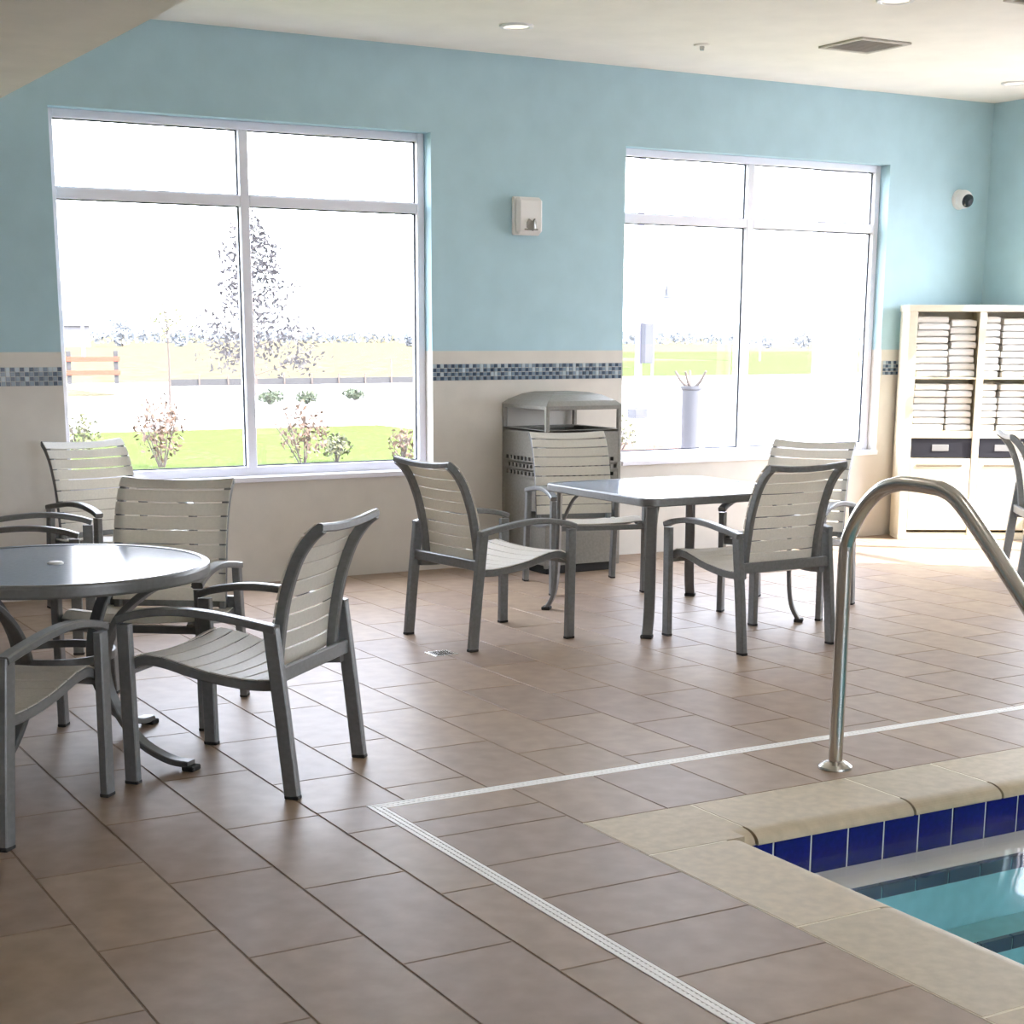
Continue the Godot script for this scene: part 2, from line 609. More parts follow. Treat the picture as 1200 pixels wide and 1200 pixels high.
	for i in range(3, int(l2 / 0.02)):
		box(bars, Vector3(i * 0.02, -0.004, 0.008), Vector3(i * 0.02 + 0.011, 0.0, 0.021))
		box(bars, Vector3(i * 0.02 + 0.01, -0.004, 0.029), Vector3(i * 0.02 + 0.021, 0.0, 0.042))
	part("channel_bed", bed, M.drain_dark, dr)
	part("rails", rails, M.drain_white, dr)
	tag(part("cross_bars", bars, M.drain_white, dr), "", "", "", "stuff")
	# small square floor drain
	var fd := thing("floor_drain", "small square metal floor drain near the middle chairs", "drain", Vector3(3.69, 0, -7.14))
	st = begin()
	box(st, Vector3(-0.065, -0.004, -0.065), Vector3(0.065, 0.002, 0.065), 0.001)
	part("cover_plate", st, M.steel, fd)
	st = begin()
	for i in 5:
		box(st, Vector3(-0.045, 0.002, -0.042 + i * 0.02), Vector3(0.045, 0.003, -0.036 + i * 0.02))
	part("slots", st, M.bin_dark, fd)

func tile_shape(st: SurfaceTool, c: Vector3, sx: float, sz: float) -> void:
	# top at y = 0 with a small arris, sides down into the joint
	var b := 0.002
	var hx := sx / 2.0
	var hz := sz / 2.0
	var t := [c + Vector3(-hx + b, 0, -hz + b), c + Vector3(hx - b, 0, -hz + b), c + Vector3(hx - b, 0, hz - b), c + Vector3(-hx + b, 0, hz - b)]
	var e := [c + Vector3(-hx, -b, -hz), c + Vector3(hx, -b, -hz), c + Vector3(hx, -b, hz), c + Vector3(-hx, -b, hz)]
	var d := Vector3(0, -0.006 + b, 0)
	quad(st, t[0], t[1], t[2], t[3], Vector3.UP)
	var ns := [Vector3(0, 0, -1), Vector3(1, 0, 0), Vector3(0, 0, 1), Vector3(-1, 0, 0)]
	for i in 4:
		var k := (i + 1) % 4
		quad(st, t[i], t[k], e[k], e[i], (ns[i] + Vector3.UP).normalized())
		quad(st, e[i], e[k], e[k] + d, e[i] + d, ns[i])

# ------------------------------------------------------------------ pool
func coping_stone(parent: Node3D, o: Vector3, along: Vector3, inward: Vector3, length: float, width: float, k: int) -> void:
	var nose := PackedVector2Array([Vector2(0, -0.04), Vector2(0, -0.002), Vector2(0.002, 0)])
	for i in 9:
		var a := PI / 2 * i / 8
		nose.append(Vector2(width - 0.07 + 0.07 * sin(a), -0.038 + 0.038 * cos(a)))
	nose.append(Vector2(width - 0.002, -0.044))
	var st := begin()
	extrude(st, nose, Vector3.ZERO, inward, Vector3.UP, along, 0.0055, length - 0.0055)
	part("coping_stone", st, M["coping_%d" % (k % 3)], parent).position = o

func pool() -> void:
	var po := setting("pool", "sunken pool corner with tan coping and deep blue tile band")
	var depth := -0.95
	var water := -0.135
	var st := begin()
	# shell
	box(st, Vector3(POOL_X - 0.3, depth - 0.1, POOL_Z - 0.3), Vector3(POOL_X - 0.012, -0.046, POOL_Z1 + 0.3))
	box(st, Vector3(POOL_X1 + 0.012, depth - 0.1, POOL_Z - 0.3), Vector3(POOL_X1 + 0.3, -0.046, POOL_Z1 + 0.3))
	box(st, Vector3(POOL_X - 0.012, depth - 0.1, POOL_Z - 0.3), Vector3(POOL_X1 + 0.012, -0.046, POOL_Z - 0.022))
	box(st, Vector3(POOL_X - 0.012, depth - 0.1, POOL_Z1 + 0.012), Vector3(POOL_X1 + 0.012, -0.046, POOL_Z1 + 0.3))
	box(st, Vector3(POOL_X - 0.012, depth - 0.1, POOL_Z - 0.022), Vector3(POOL_X1 + 0.012, depth, POOL_Z1 + 0.012))
	# steps along the back wall
	box(st, Vector3(POOL_X - 0.012, depth, POOL_Z - 0.022), Vector3(POOL_X1 + 0.012, -0.19, -3.785), 0.008)
	box(st, Vector3(POOL_X - 0.012, depth, -3.786), Vector3(POOL_X1 + 0.012, -0.4, -3.62), 0.008)
	box(st, Vector3(POOL_X - 0.012, depth, -3.621), Vector3(POOL_X1 + 0.012, -0.65, -3.3), 0.008)
	part("plaster_basin", st, M.pool_plaster, po)
	st = begin()
	box(st, Vector3(POOL_X - 0.004, -0.191, POOL_Z - 0.008), Vector3(POOL_X1 + 0.004, -0.187, -3.806))
	part("bench_tread", st, M.bench_white, po)
	# dark nosing tiles on each step edge
	for s: Array in [[-0.19, -3.785], [-0.4, -3.62], [-0.65, -3.3]]:
		var x := POOL_X - 0.005
		while x < POOL_X1 - 0.05:
			st = begin()
			box(st, Vector3(x, s[0] - 0.045, s[1] - 0.02), Vector3(x + 0.146, s[0] + 0.003, s[1] + 0.004), 0.002)
			part("step_nosing_tile", st, M.pool_nosing, po)
			x += 0.15
	# coping
	st = begin()
	var cy := -0.001
	box(st, Vector3(COP_X, -0.3, COP_Z), Vector3(COP_X + CW - 0.075, cy, POOL_Z1 + CW))
	box(st, Vector3(COP_X + CW - 0.075, -0.3, COP_Z), Vector3(POOL_X1 + CW, cy, COP_Z + 0.29))
	box(st, Vector3(POOL_X1 + 0.075, -0.3, COP_Z + 0.29), Vector3(POOL_X1 + CW, cy, POOL_Z1 + CW))
	box(st, Vector3(COP_X + CW - 0.075, -0.3, POOL_Z1 + 0.075), Vector3(POOL_X1 + 0.075, cy, POOL_Z1 + CW))
	part("coping_bed", st, M.coping_grout, po)
	# corner stone
	st = begin()
	box(st, Vector3(COP_X + 0.003, -0.04, COP_Z + 0.003), Vector3(POOL_X, 0.0, -3.96))
	box(st, Vector3(POOL_X, -0.04, COP_Z + 0.003), Vector3(3.206, 0.0, POOL_Z - 0.07))
	var nose := PackedVector2Array([Vector2(0, -0.04), Vector2(0, 0)])
	for i in 8:
		var a := PI / 2 * (i + 1) / 8
		nose.append(Vector2(0.07 * sin(a), -0.038 + 0.038 * cos(a)))
	nose.append(Vector2(0.068, -0.044))
	extrude(st, nose, Vector3(POOL_X, 0, POOL_Z - 0.07), Vector3.BACK, Vector3.UP, Vector3.RIGHT, 0.0, 0.056)
	part("coping_stone", st, M.coping_0, po)
	var z := -3.956
	var k := 1
	while z < POOL_Z1 + CW - 0.05:
		var l := minf(0.715 if k == 1 else 0.69, POOL_Z1 + CW - z)
		coping_stone(po, Vector3(COP_X + 0.003, 0, z), Vector3.BACK, Vector3.RIGHT, l, POOL_X - COP_X - 0.003, k)
		z += l
		k += 1
	var x2 := 3.21
	k = 1
	for l: float in [0.695, 0.425, 0.69, 0.69, 0.69, 0.59]:
		if x2 + 0.05 > POOL_X1 + CW: break
		coping_stone(po, Vector3(x2, 0, COP_Z + 0.003), Vector3.RIGHT, Vector3.BACK, minf(l, POOL_X1 + CW - x2), POOL_Z - COP_Z + 0.003, k)
		x2 += l
		k += 1
	st = begin()
	box(st, Vector3(POOL_X1, -0.04, POOL_Z), Vector3(POOL_X1 + CW, 0, POOL_Z1 + CW), 0.004)
	box(st, Vector3(POOL_X, -0.04, POOL_Z1), Vector3(POOL_X1, 0, POOL_Z1 + CW), 0.004)
	part("coping_run", st, M.coping_1, po)
	# blue waterline tiles
	st = begin()
	box(st, Vector3(POOL_X - 0.012, -0.215, POOL_Z - 0.022), Vector3(POOL_X1 + 0.012, -0.042, POOL_Z - 0.014))
	box(st, Vector3(POOL_X - 0.012, -0.215, POOL_Z - 0.014), Vector3(POOL_X - 0.004, -0.042, POOL_Z1))
	part("tile_grout", st, M.pool_grout, po)
	st = begin()
	box(st, Vector3(-0.0765, -0.078, -0.006), Vector3(0.0765, 0.078, 0.006), 0.0025)
	var tm := st.commit()
	var i := 0
	while 3.135 + i * 0.162 < POOL_X1:
		put("waterline_tile", tm, M.pool_blue, po).position = Vector3(3.212 + i * 0.162, -0.126, POOL_Z - 0.014)
		i += 1
	i = 0
	while POOL_Z + 0.08 + i * 0.162 < POOL_Z1:
		var o := put("waterline_tile", tm, M.pool_blue, po)
		o.position = Vector3(POOL_X - 0.004, -0.126, POOL_Z + 0.08 + i * 0.162)
		o.rotation.y = PI / 2
		i += 1
	# water
	st = begin()
	var nx := 46
	var nz := 44
	var wn := FastNoiseLite.new()
	wn.seed = 5
	wn.frequency = 1.6
	var hx := (POOL_X1 - POOL_X + 0.004) / nx
	var hz := (POOL_Z1 - POOL_Z + 0.012) / nz
	var at := func(a: int, b: int) -> Vector3:
		var px := POOL_X - 0.001 + a * hx
		var pz := POOL_Z - 0.007 + b * hz
		return Vector3(px, water + 0.0016 * wn.get_noise_2d(px, pz), pz)
	var nn := func(a: int, b: int) -> Vector3:
		var dx: Vector3 = at.call(a + 1, b) - at.call(a - 1, b)
		var dz: Vector3 = at.call(a, b + 1) - at.call(a, b - 1)
		return dz.cross(dx).normalized()
	for a in nx:
		for b in nz:
			tri(st, at.call(a, b), at.call(a + 1, b), at.call(a + 1, b + 1), nn.call(a, b), nn.call(a + 1, b), nn.call(a + 1, b + 1))
			tri(st, at.call(a, b), at.call(a + 1, b + 1), at.call(a, b + 1), nn.call(a, b), nn.call(a + 1, b + 1), nn.call(a, b + 1))
	var wa := part("pool_water", st, M.pool_water, self)
	tag(wa, "clear turquoise water in the pool beside the coping", "water", "", "stuff")

func handrail() -> void:
	var t := thing("pool_handrail", "polished steel handrail bending down into the pool", "handrail", Vector3(3.97, 0, -4.467))
	var pts := [Vector3(0, 0, 0), Vector3(0, 0.4, 0), Vector3(0, 0.78, 0), Vector3(0, 0.87, 0.012), Vector3(0, 0.97, 0.07), Vector3(0, 1.05, 0.155), Vector3(0, 1.085, 0.25), Vector3(0, 1.09, 0.33), Vector3(0, 1.088, 0.42), Vector3(0, 1.082, 0.475), Vector3(0, 1.05, 0.545), Vector3(0, 0.955, 0.655), Vector3(0, 0.755, 0.865), Vector3(0, 0.3, 1.33), Vector3(0, 0.05, 1.58), Vector3(0, -0.12, 1.68), Vector3(0, -0.4, 1.7), Vector3(0, -1.2, 1.7)]
	var st := begin()
	sweep(st, smooth_curve(pts, 5), Vector3.RIGHT, round_profile(0.0265, 20), true)
	part("rail_tube", st, M.steel, t)
	st = begin()
	lathe(st, [Vector2(0.026, 0.03), Vector2(0.034, 0.028), Vector2(0.05, 0.02), Vector2(0.062, 0.01), Vector2(0.065, 0.002), Vector2(0.065, 0)], 32)
	part("flange", st, M.steel, t)

# ------------------------------------------------------------------ windows
func window(called: String, label: String, o: Vector3, u: Vector3, n: Vector3, width: float, y0: float, mull: float, trans: float) -> void:
	# o: lower left corner of the opening on the room face; u along; n into the room
	var w := setting(called, label)
	var hgt := HEAD - y0
	var f0 := -0.1
	var f1 := -0.19
	var fw := 0.05
	var bar := func(a0: float, a1: float, b0: float, b1: float, d0: float, d1: float, m: String, nm: String) -> void:
		var st := begin()
		var lo := o + u * a0 + Vector3.UP * b0 + n * d0
		var hi := o + u * a1 + Vector3.UP * b1 + n * d1
		box(st, Vector3(minf(lo.x, hi.x), lo.y, minf(lo.z, hi.z)), Vector3(maxf(lo.x, hi.x), hi.y, maxf(lo.z, hi.z)), 0.004)
		part(nm, st, M[m], w)
	bar.call(0.0, fw, 0.0, hgt, f0, f1, "frame_white", "jamb")
	bar.call(width - fw, width, 0.0, hgt, f0, f1, "frame_white", "jamb")
	bar.call(fw, width - fw, hgt - fw, hgt, f0, f1, "frame_white", "head_rail")
	bar.call(fw, width - fw, 0.0, fw + 0.01, f0, f1, "frame_white", "bottom_rail")
	bar.call(mull - 0.03, mull + 0.03, fw, hgt - fw, f0, f1, "frame_white", "mullion")
	for s: Array in [[fw, mull - 0.03], [mull + 0.03, width - fw]]:
		bar.call(s[0], s[1], trans - 0.032, trans + 0.032, f0, f1, "frame_white", "transom")
		for v: Array in [[fw + 0.01, trans - 0.032], [trans + 0.032, hgt - fw]]:
			# gasket round the pane, then the pane itself
			for gk: Array in [[s[0], s[0] + 0.008, v[0], v[1]], [s[1] - 0.008, s[1], v[0], v[1]], [s[0], s[1], v[1] - 0.008, v[1]], [s[0], s[1], v[0], v[0] + 0.008]]:
				bar.call(gk[0], gk[1], gk[2], gk[3], -0.135, -0.15, "gasket", "gasket")
			bar.call(s[0] + 0.004, s[1] - 0.004, v[0] + 0.004, v[1] - 0.004, -0.141, -0.144, "window_glass", "pane")
	# sill board
	bar.call(-0.0, width, -0.03, 0.004, 0.03, -0.1, "frame_white", "sill_board")

func windows() -> void:
	window("window_1", "wide four pane window behind the round table", Vector3(OPEN_L[0], SILL, WZ), Vector3.RIGHT, Vector3.BACK, OPEN_L[1] - OPEN_L[0], SILL, 3.755 - OPEN_L[0], 2.388 - SILL)
	window("window_2", "wide four pane window behind the square table", Vector3(OPEN_R[0], SILL, WZ), Vector3.RIGHT, Vector3.BACK, OPEN_R[1] - OPEN_R[0], SILL, 7.715 - OPEN_R[0], 2.388 - SILL)
	window("window_4", "tall window in the wall behind the camera", Vector3(5.2, 0.35, 3.0), Vector3.LEFT, Vector3.FORWARD, 2.4, 0.35, 1.2, 2.388 - 0.35)
	window("window_3", "tall four pane window in the right wall", Vector3(WX, 0.35, -9.15), Vector3.BACK, Vector3.LEFT, 2.6, 0.35, 1.3, 2.388 - 0.35)

# ------------------------------------------------------------------ wall and ceiling fittings
func wall_things() -> void:
	var t := thing("fire_strobe", "white fire alarm strobe box on the aqua wall between the windows", "alarm", Vector3(5.715, 2.36, WZ))
	var st := begin()
	box(st, Vector3(-0.105, -0.125, 0), Vector3(0.105, 0.125, 0.03), 0.008)
	part("back_box", st, M.plastic_white, t)
	st = begin()
	box(st, Vector3(-0.1, -0.12, 0.03), Vector3(0.1, 0.12, 0.085), 0.022)
	part("housing", st, M.plastic_white, t)
	st = begin()
	sweep(st, [Vector3(-0.03, -0.045, 0.08), Vector3(0.005, -0.07, 0.105), Vector3(0.04, -0.045, 0.08)], Vector3.UP, rect_profile(0.03, 0.006, 0.002))
	part("strobe_lens", st, M.lens_grey, t)
	st = begin()
	box(st, Vector3(-0.05, -0.095, 0.084), Vector3(0.055, -0.085, 0.09), 0.002)
	part("lens_bracket", st, M.lens_grey, t)
	t = thing("security_camera", "white turret security camera high on the wall near the corner", "camera", Vector3(9.71, 2.633, WZ))
	st = begin()
	lathe(st, [Vector2(0, 0.03), Vector2(0.06, 0.03), Vector2(0.075, 0.02), Vector2(0.078, 0)], 32, Basis(Vector3.RIGHT, PI / 2))
	part("mount_plate", st, M.plastic_white, t)
	st = begin()
	var dir := Vector3(-0.1, -0.25, 0.9).normalized()
	var bs := Basis(Quaternion(Vector3.UP, dir))
	var prof := []
	for i in 13:
		var a := PI * i / 12 * 0.8
		prof.append(Vector2(0.072 * sin(a + 0.628), -0.072 * -cos(a + 0.628)))
	lathe(st, prof, 28, bs, Vector3(0, 0, 0.05))
	part("ball_housing", st, M.plastic_white, t)
	st = begin()
	lathe(st, [Vector2(0, 0.064), Vector2(0.036, 0.066), Vector2(0.05, 0.06), Vector2(0.052, 0.046)], 28, bs, Vector3(0, 0, 0.05))
	part("lens", st, M.lens_black, t)

func downlight(x: float, y: float, z: float, label: String, energy: float) -> void:
	var t := thing("ceiling_downlight", label, "light", Vector3(x, y, z), 0, "round recessed ceiling downlights")
	var st := begin()
	lathe(st, [Vector2(0.075, -0.002), Vector2(0.08, -0.012), Vector2(0.1, -0.01), Vector2(0.105, 0.0)], 32)
	part("trim_ring", st, M.plastic_white, t)
	st = begin()
	lathe(st, [Vector2(0.0, -0.004), Vector2(0.078, -0.003)], 32)
	part("lamp_lens", st, M.lamp_glow, t)
	var l := AreaLight3D.new()
	l.name = "lamp_light"
	l.area_size = Vector2(0.14, 0.14)
	l.light_energy = energy
	l.light_color = c8(255, 247, 236)
	l.area_range = 30.0
	l.area_attenuation = 2.0
	l.shadow_enabled = true
	t.add_child(l)
	l.position = Vector3(0, -0.02, 0)
	l.rotation.x = -PI / 2

func ceiling_things() -> void:
	var e := 0.6
	downlight(5.11, CEIL, -8.87, "round recessed downlight in the ceiling above the wall strobe", e * 0.3)
	downlight(9.35, CEIL, -8.94, "round recessed downlight in the ceiling by the room corner", e * 0.15)
	downlight(6.51, CEIL, -7.14, "round recessed downlight at the top edge over the square table", e * 0.6)
	for p: Array in [[3.6, -6.6, "over the chairs between the tables"], [9.0, -6.0, "near the right wall window"], [4.2, -3.4, "over the pool handrail"], [7.2, -3.4, "over the far end of the pool"], [6.0, -0.4, "over the near end of the pool"]]:
		downlight(p[0], CEIL, p[1], "round recessed downlight " + p[2], e)
	var v := thing("ceiling_vent", "square grey air grille in the ceiling above the right window", "vent", Vector3(7.32, CEIL, -8.29))
	var st := begin()
	var q := 0.205
	for s: Array in [[-q, -q, q, -q + 0.03], [-q, q - 0.03, q, q], [-q, -q + 0.03, -q + 0.03, q - 0.03], [q - 0.03, -q + 0.03, q, q - 0.03]]:
		box(st, Vector3(s[0], -0.014, s[1]), Vector3(s[2], 0, s[3]), 0.003)
	part("grille_frame", st, M.vent_grey, v)
	st = begin()
	box(st, Vector3(-q + 0.02, -0.003, -q + 0.02), Vector3(q - 0.02, 0.0, q - 0.02))
	part("duct", st, M.vent_dark, v)
	for i in 11:
		st = begin()
		cbox(st, Vector3(0, -0.008, -0.16 + i * 0.032), Vector3(0.35, 0.003, 0.022), 0.0, Basis(Vector3.RIGHT, 0.5))
		part("slat", st, M.vent_grey, v)
	var v2 := v.duplicate()
	v2.name = numbered("ceiling_vent")
	add_child(v2)
	v2.position = Vector3(7.2, CEIL, -6.62)
	v2.set_meta("label", "second grey air grille at the top right edge of the ceiling")
	var sp := thing("sprinkler_head", "small white sprinkler cover in the ceiling between strobe and vent", "sprinkler", Vector3(6.44, CEIL, -8.82))
	st = begin()
	lathe(st, [Vector2(0, -0.012), Vector2(0.05, -0.01), Vector2(0.055, 0)], 24)
	part("cover_plate", st, M.ceiling_paint, sp)
	st = begin()
	lathe(st, [Vector2(0, -0.035), Vector2(0.014, -0.035), Vector2(0.016, -0.012)], 16)
	part("nozzle", st, M.steel, sp)

# ------------------------------------------------------------------ tables
func table_leg(parent: Node3D, ang: float, path: Array, hw: float, ht: float, m: String) -> void:
	var d := Vector3(cos(ang), 0, sin(ang))
	var side := Vector3(-sin(ang), 0, cos(ang))
	var pts := []
	for q: Vector2 in path:
		pts.append(d * q.x + Vector3.UP * q.y)
	var st := begin()
	sweep(st, smooth_curve(pts, 5), side, rect_profile(hw, ht, 0.004))
	var leg := part("leg", st, M[m], parent)
	st = begin()
	var e: Vector2 = path[-1]
	cbox(st, d * (e.x + 0.0) + Vector3.UP * 0.01, Vector3(0.05, 0.02, hw * 2 + 0.006), 0.004, Basis(Vector3.UP, -ang))
	part("foot_cap", st, M.foot_black, leg)

func round_table() -> void:
	var t := thing("round_table", "round grey patio table with glossy top and curved metal legs", "table", Vector3(1.5, 0, -6.05))
	var r := 0.57
	var st := begin()
	lathe(st, [Vector2(0, 0.742), Vector2(r - 0.03, 0.742), Vector2(r - 0.028, 0.735), Vector2(0, 0.73)], 72)
	part("tabletop", st, M.table_glass, t)
	st = begin()
	lathe(st, [Vector2(r - 0.03, 0.744), Vector2(r - 0.012, 0.746), Vector2(r - 0.002, 0.741), Vector2(r, 0.732), Vector2(r, 0.705), Vector2(r - 0.004, 0.697), Vector2(r - 0.028, 0.697), Vector2(r - 0.03, 0.735)], 72)
	part("rim", st, M.table_metal, t)
	st = begin()
	lathe(st, [Vector2(0, 0.752), Vector2(0.024, 0.751), Vector2(0.03, 0.746), Vector2(0.03, 0.741)], 24)
	part("umbrella_plug", st, M.plug_white, t)
	for i in 4:
		table_leg(t, 0.9 + i * PI / 2, [Vector2(0.50, 0.7), Vector2(0.40, 0.66), Vector2(0.27, 0.55), Vector2(0.20, 0.40), Vector2(0.22, 0.25), Vector2(0.33, 0.1), Vector2(0.46, 0.035), Vector2(0.56, 0.025)], 0.026, 0.012, "table_metal")
	st = begin()
	var ring := []
	for i in 33:
		ring.append(Vector3(cos(TAU * i / 32) * 0.2, 0.4, sin(TAU * i / 32) * 0.2))
	sweep(st, ring, Vector3.UP, rect_profile(0.015, 0.006, 0.002))
	part("brace_ring", st, M.table_metal, t)
	st = begin()
	for a in 2:
		var d := Vector3(cos(0.9 + a * PI / 2), 0, sin(0.9 + a * PI / 2))
		sweep(st, [d * 0.5 + Vector3(0, 0.715, 0), d * -0.5 + Vector3(0, 0.715, 0)], Vector3.UP, rect_profile(0.014, 0.014, 0.003))
	part("top_braces", st, M.table_metal, t)

func rounded_rect(hx: float, hz: float, r: float, n := 8) -> PackedVector2Array:
	var p := PackedVector2Array()
	for k in 4:
		var c: Vector2 = [Vector2(hx - r, hz - r), Vector2(-hx + r, hz - r), Vector2(-hx + r, -hz + r), Vector2(hx - r, -hz + r)][k]
		for i in n + 1:
			var a := PI / 2 * k + PI / 2 * i / n
			p.append(c + Vector2(cos(a), sin(a)) * r)
	return p

func square_table() -> void:
	var t := thing("square_table", "square grey patio table with glossy top near the right window", "table", Vector3(5.36, 0, -7.5))
	var st := begin()
	var h := 0.545
	extrude(st, rounded_rect(h - 0.03, h - 0.03, 0.06), Vector3.ZERO, Vector3.RIGHT, Vector3.BACK, Vector3.UP, 0.732, 0.742)
	part("tabletop", st, M.table_glass, t)
	st = begin()
	var outer := rounded_rect(h - 0.015, h - 0.015, 0.075)
	var pts := []
	for q in outer: pts.append(Vector3(q.x, 0.722, q.y))
	pts.append(pts[0])
	sweep(st, pts, Vector3.UP, rect_profile(0.022, 0.016, 0.006))
	part("rim", st, M.table_metal, t)
	for i in 4:
		var a := PI / 4 + i * PI / 2
		table_leg(t, a, [Vector2(0.66, 0.71), Vector2(0.665, 0.5), Vector2(0.672, 0.25), Vector2(0.69, 0.1), Vector2(0.735, 0.012)], 0.029, 0.011, "table_metal")
		var d := Vector3(cos(a), 0, sin(a))
		st = begin()
		sweep(st, smooth_curve([d * 0.5 + Vector3(0, 0.71, 0), d * 0.58 + Vector3(0, 0.65, 0), d * 0.65 + Vector3(0, 0.5, 0)], 5), Vector3(-sin(a), 0, cos(a)), rect_profile(0.02, 0.008, 0.003))
		part("leg_brace", st, M.table_metal, t)
	st = begin()
	for a: float in [PI / 4, 3 * PI / 4]:
		var d := Vector3(cos(a), 0, sin(a))
		sweep(st, [d * 0.64 + Vector3(0, 0.716, 0), d * -0.64 + Vector3(0, 0.716, 0)], Vector3.UP, rect_profile(0.014, 0.014, 0.003))
	part("top_braces", st, M.table_metal, t)

# ------------------------------------------------------------------ chairs (local +z is the way the sitter faces)
func along_path(path: Array, s: float) -> Array:
	# point and tangent at arc length s
	var acc := 0.0
	for i in path.size() - 1:
		var a: Vector3 = path[i]
		var b: Vector3 = path[i + 1]
		var l := a.distance_to(b)
		if acc + l >= s or i == path.size() - 2:
			return [a.lerp(b, (s - acc) / l), (b - a).normalized()]
		acc += l
	return []

func path_length(path: Array) -> float:
	var acc := 0.0
	for i in path.size() - 1: acc += path[i].distance_to(path[i + 1])
	return acc

func make_chair() -> Node3D:
	var c := Node3D.new()
	var X := Vector3.RIGHT
	var hw := 0.298
	var rw := 0.236
	for s: float in [-1.0, 1.0]:
		var st := begin()
		sweep(st, [Vector3(s * hw, 0.012, 0.315), Vector3(s * hw, 0.3, 0.318), Vector3(s * hw, 0.585, 0.322)], X, rect_profile(0.016, 0.026, 0.004))
		var leg := part("front_leg", st, M.chair_metal, c)
		st = begin()
		box(st, Vector3(s * hw - 0.017, 0, 0.288), Vector3(s * hw + 0.017, 0.014, 0.342), 0.003)
		part("foot_cap", st, M.foot_black, leg)
		st = begin()
		sweep(st, [Vector3(s * hw, 0.012, -0.315), Vector3(s * hw, 0.3, -0.285), Vector3(s * hw, 0.602, -0.25)], X, rect_profile(0.016, 0.027, 0.004))
		leg = part("rear_leg", st, M.chair_metal, c)
		st = begin()
		box(st, Vector3(s * hw - 0.017, 0, -0.343), Vector3(s * hw + 0.017, 0.014, -0.289), 0.003)
		part("foot_cap", st, M.foot_black, leg)
		st = begin()
		sweep(st, smooth_curve([Vector3(s * hw, 0.598, -0.272), Vector3(s * hw, 0.618, -0.15), Vector3(s * hw, 0.637, 0.0), Vector3(s * hw, 0.64, 0.14), Vector3(s * hw, 0.622, 0.27), Vector3(s * hw, 0.6, 0.342)], 5), X, rect_profile(0.023, 0.014, 0.005))
		part("armrest", st, M.chair_metal, c)
	# seat frame
	var seat_path := smooth_curve([Vector3(0, 0.395, -0.265), Vector3(0, 0.39, -0.14), Vector3(0, 0.41, 0.03), Vector3(0, 0.447, 0.19), Vector3(0, 0.45, 0.27), Vector3(0, 0.425, 0.325)], 5)
	var st := begin()
	for s: float in [-1.0, 1.0]:
		var pts := []
		for q: Vector3 in seat_path: pts.append(q + Vector3(s * 0.262, 0, 0))
		sweep(st, pts, X, rect_profile(0.018, 0.018, 0.005))
	sweep(st, [Vector3(-hw, 0.415, 0.318), Vector3(hw, 0.415, 0.318)], Vector3.UP, rect_profile(0.016, 0.012, 0.004))
	part("seat_frame", st, M.chair_metal, c)
	st = begin()
	sweep(st, [Vector3(-hw, 0.435, -0.272), Vector3(hw, 0.435, -0.272)], Vector3.UP, rect_profile(0.026, 0.012, 0.004))
	part("rear_rail", st, M.chair_metal, c)
	# back frame
	var back_path := smooth_curve([Vector3(0, 0.41, -0.235), Vector3(0, 0.55, -0.25), Vector3(0, 0.70, -0.278), Vector3(0, 0.83, -0.325), Vector3(0, 0.905, -0.375), Vector3(0, 0.945, -0.42)], 5)
	st = begin()
	for s: float in [-1.0, 1.0]:
		var pts := []
		for q: Vector3 in back_path: pts.append(q + Vector3(s * rw, 0, 0))
		sweep(st, pts, X, rect_profile(0.015, 0.02, 0.005))
	part("back_frame", st, M.chair_metal, c)
	# straps
	var n := 9
	var total := path_length(back_path)
	for i in n:
		var s := (i + 0.5) / n * (total - 0.03) + 0.03
		var at := along_path(back_path, s)
		var tg: Vector3 = at[1]
		var front := Vector3(0, -tg.z, tg.y) * (1.0 if tg.y > 0 else -1.0)
		front = Vector3(0, -tg.z, tg.y)
		if front.z < 0: front = -front
		var pts := []
		for k in 9:
			var x := lerpf(-rw - 0.017, rw + 0.017, k / 8.0)
			var sag := 0.014 * (1.0 - pow(x / (rw + 0.017), 2))
			pts.append(at[0] + front * (0.023 - sag) + Vector3(x, 0, 0))
		st = begin()
		sweep(st, pts, tg, rect_profile(((total - 0.03) / n - 0.0055) / 2, 0.0022, 0.001))
		part("back_strap", st, M.strap_vinyl, c)
	# rail across the top
	st = begin()
	var e: Vector3 = back_path[-1]
	sweep(st, [e + Vector3(-rw - 0.016, 0.004, 0.0), e + Vector3(-rw / 2, -0.008, 0.006), e + Vector3(0, -0.012, 0.008), e + Vector3(rw / 2, -0.008, 0.006), e + Vector3(rw + 0.016, 0.004, 0.0)], Vector3.UP, rect_profile(0.015, 0.012, 0.006))
	part("top_rail", st, M.chair_metal, c)
	n = 9
	total = path_length(seat_path)
	for i in n:
		var s := (i + 0.5) / n * (total - 0.03) + 0.02
		var at := along_path(seat_path, s)
		var tg: Vector3 = at[1]
		var up := Vector3(0, tg.z, -tg.y)
		if up.y < 0: up = -up
		var pts := []
		for k in 9:
			var x := lerpf(-0.278, 0.278, k / 8.0)
			var sag := 0.016 * (1.0 - pow(x / 0.278, 2))
			pts.append(at[0] + up * (0.021 - sag) + Vector3(x, 0, 0))
		st = begin()
		sweep(st, pts, tg, rect_profile(((total - 0.03) / n - 0.0055) / 2, 0.0022, 0.001))
		part("seat_strap", st, M.strap_vinyl, c)
	return c

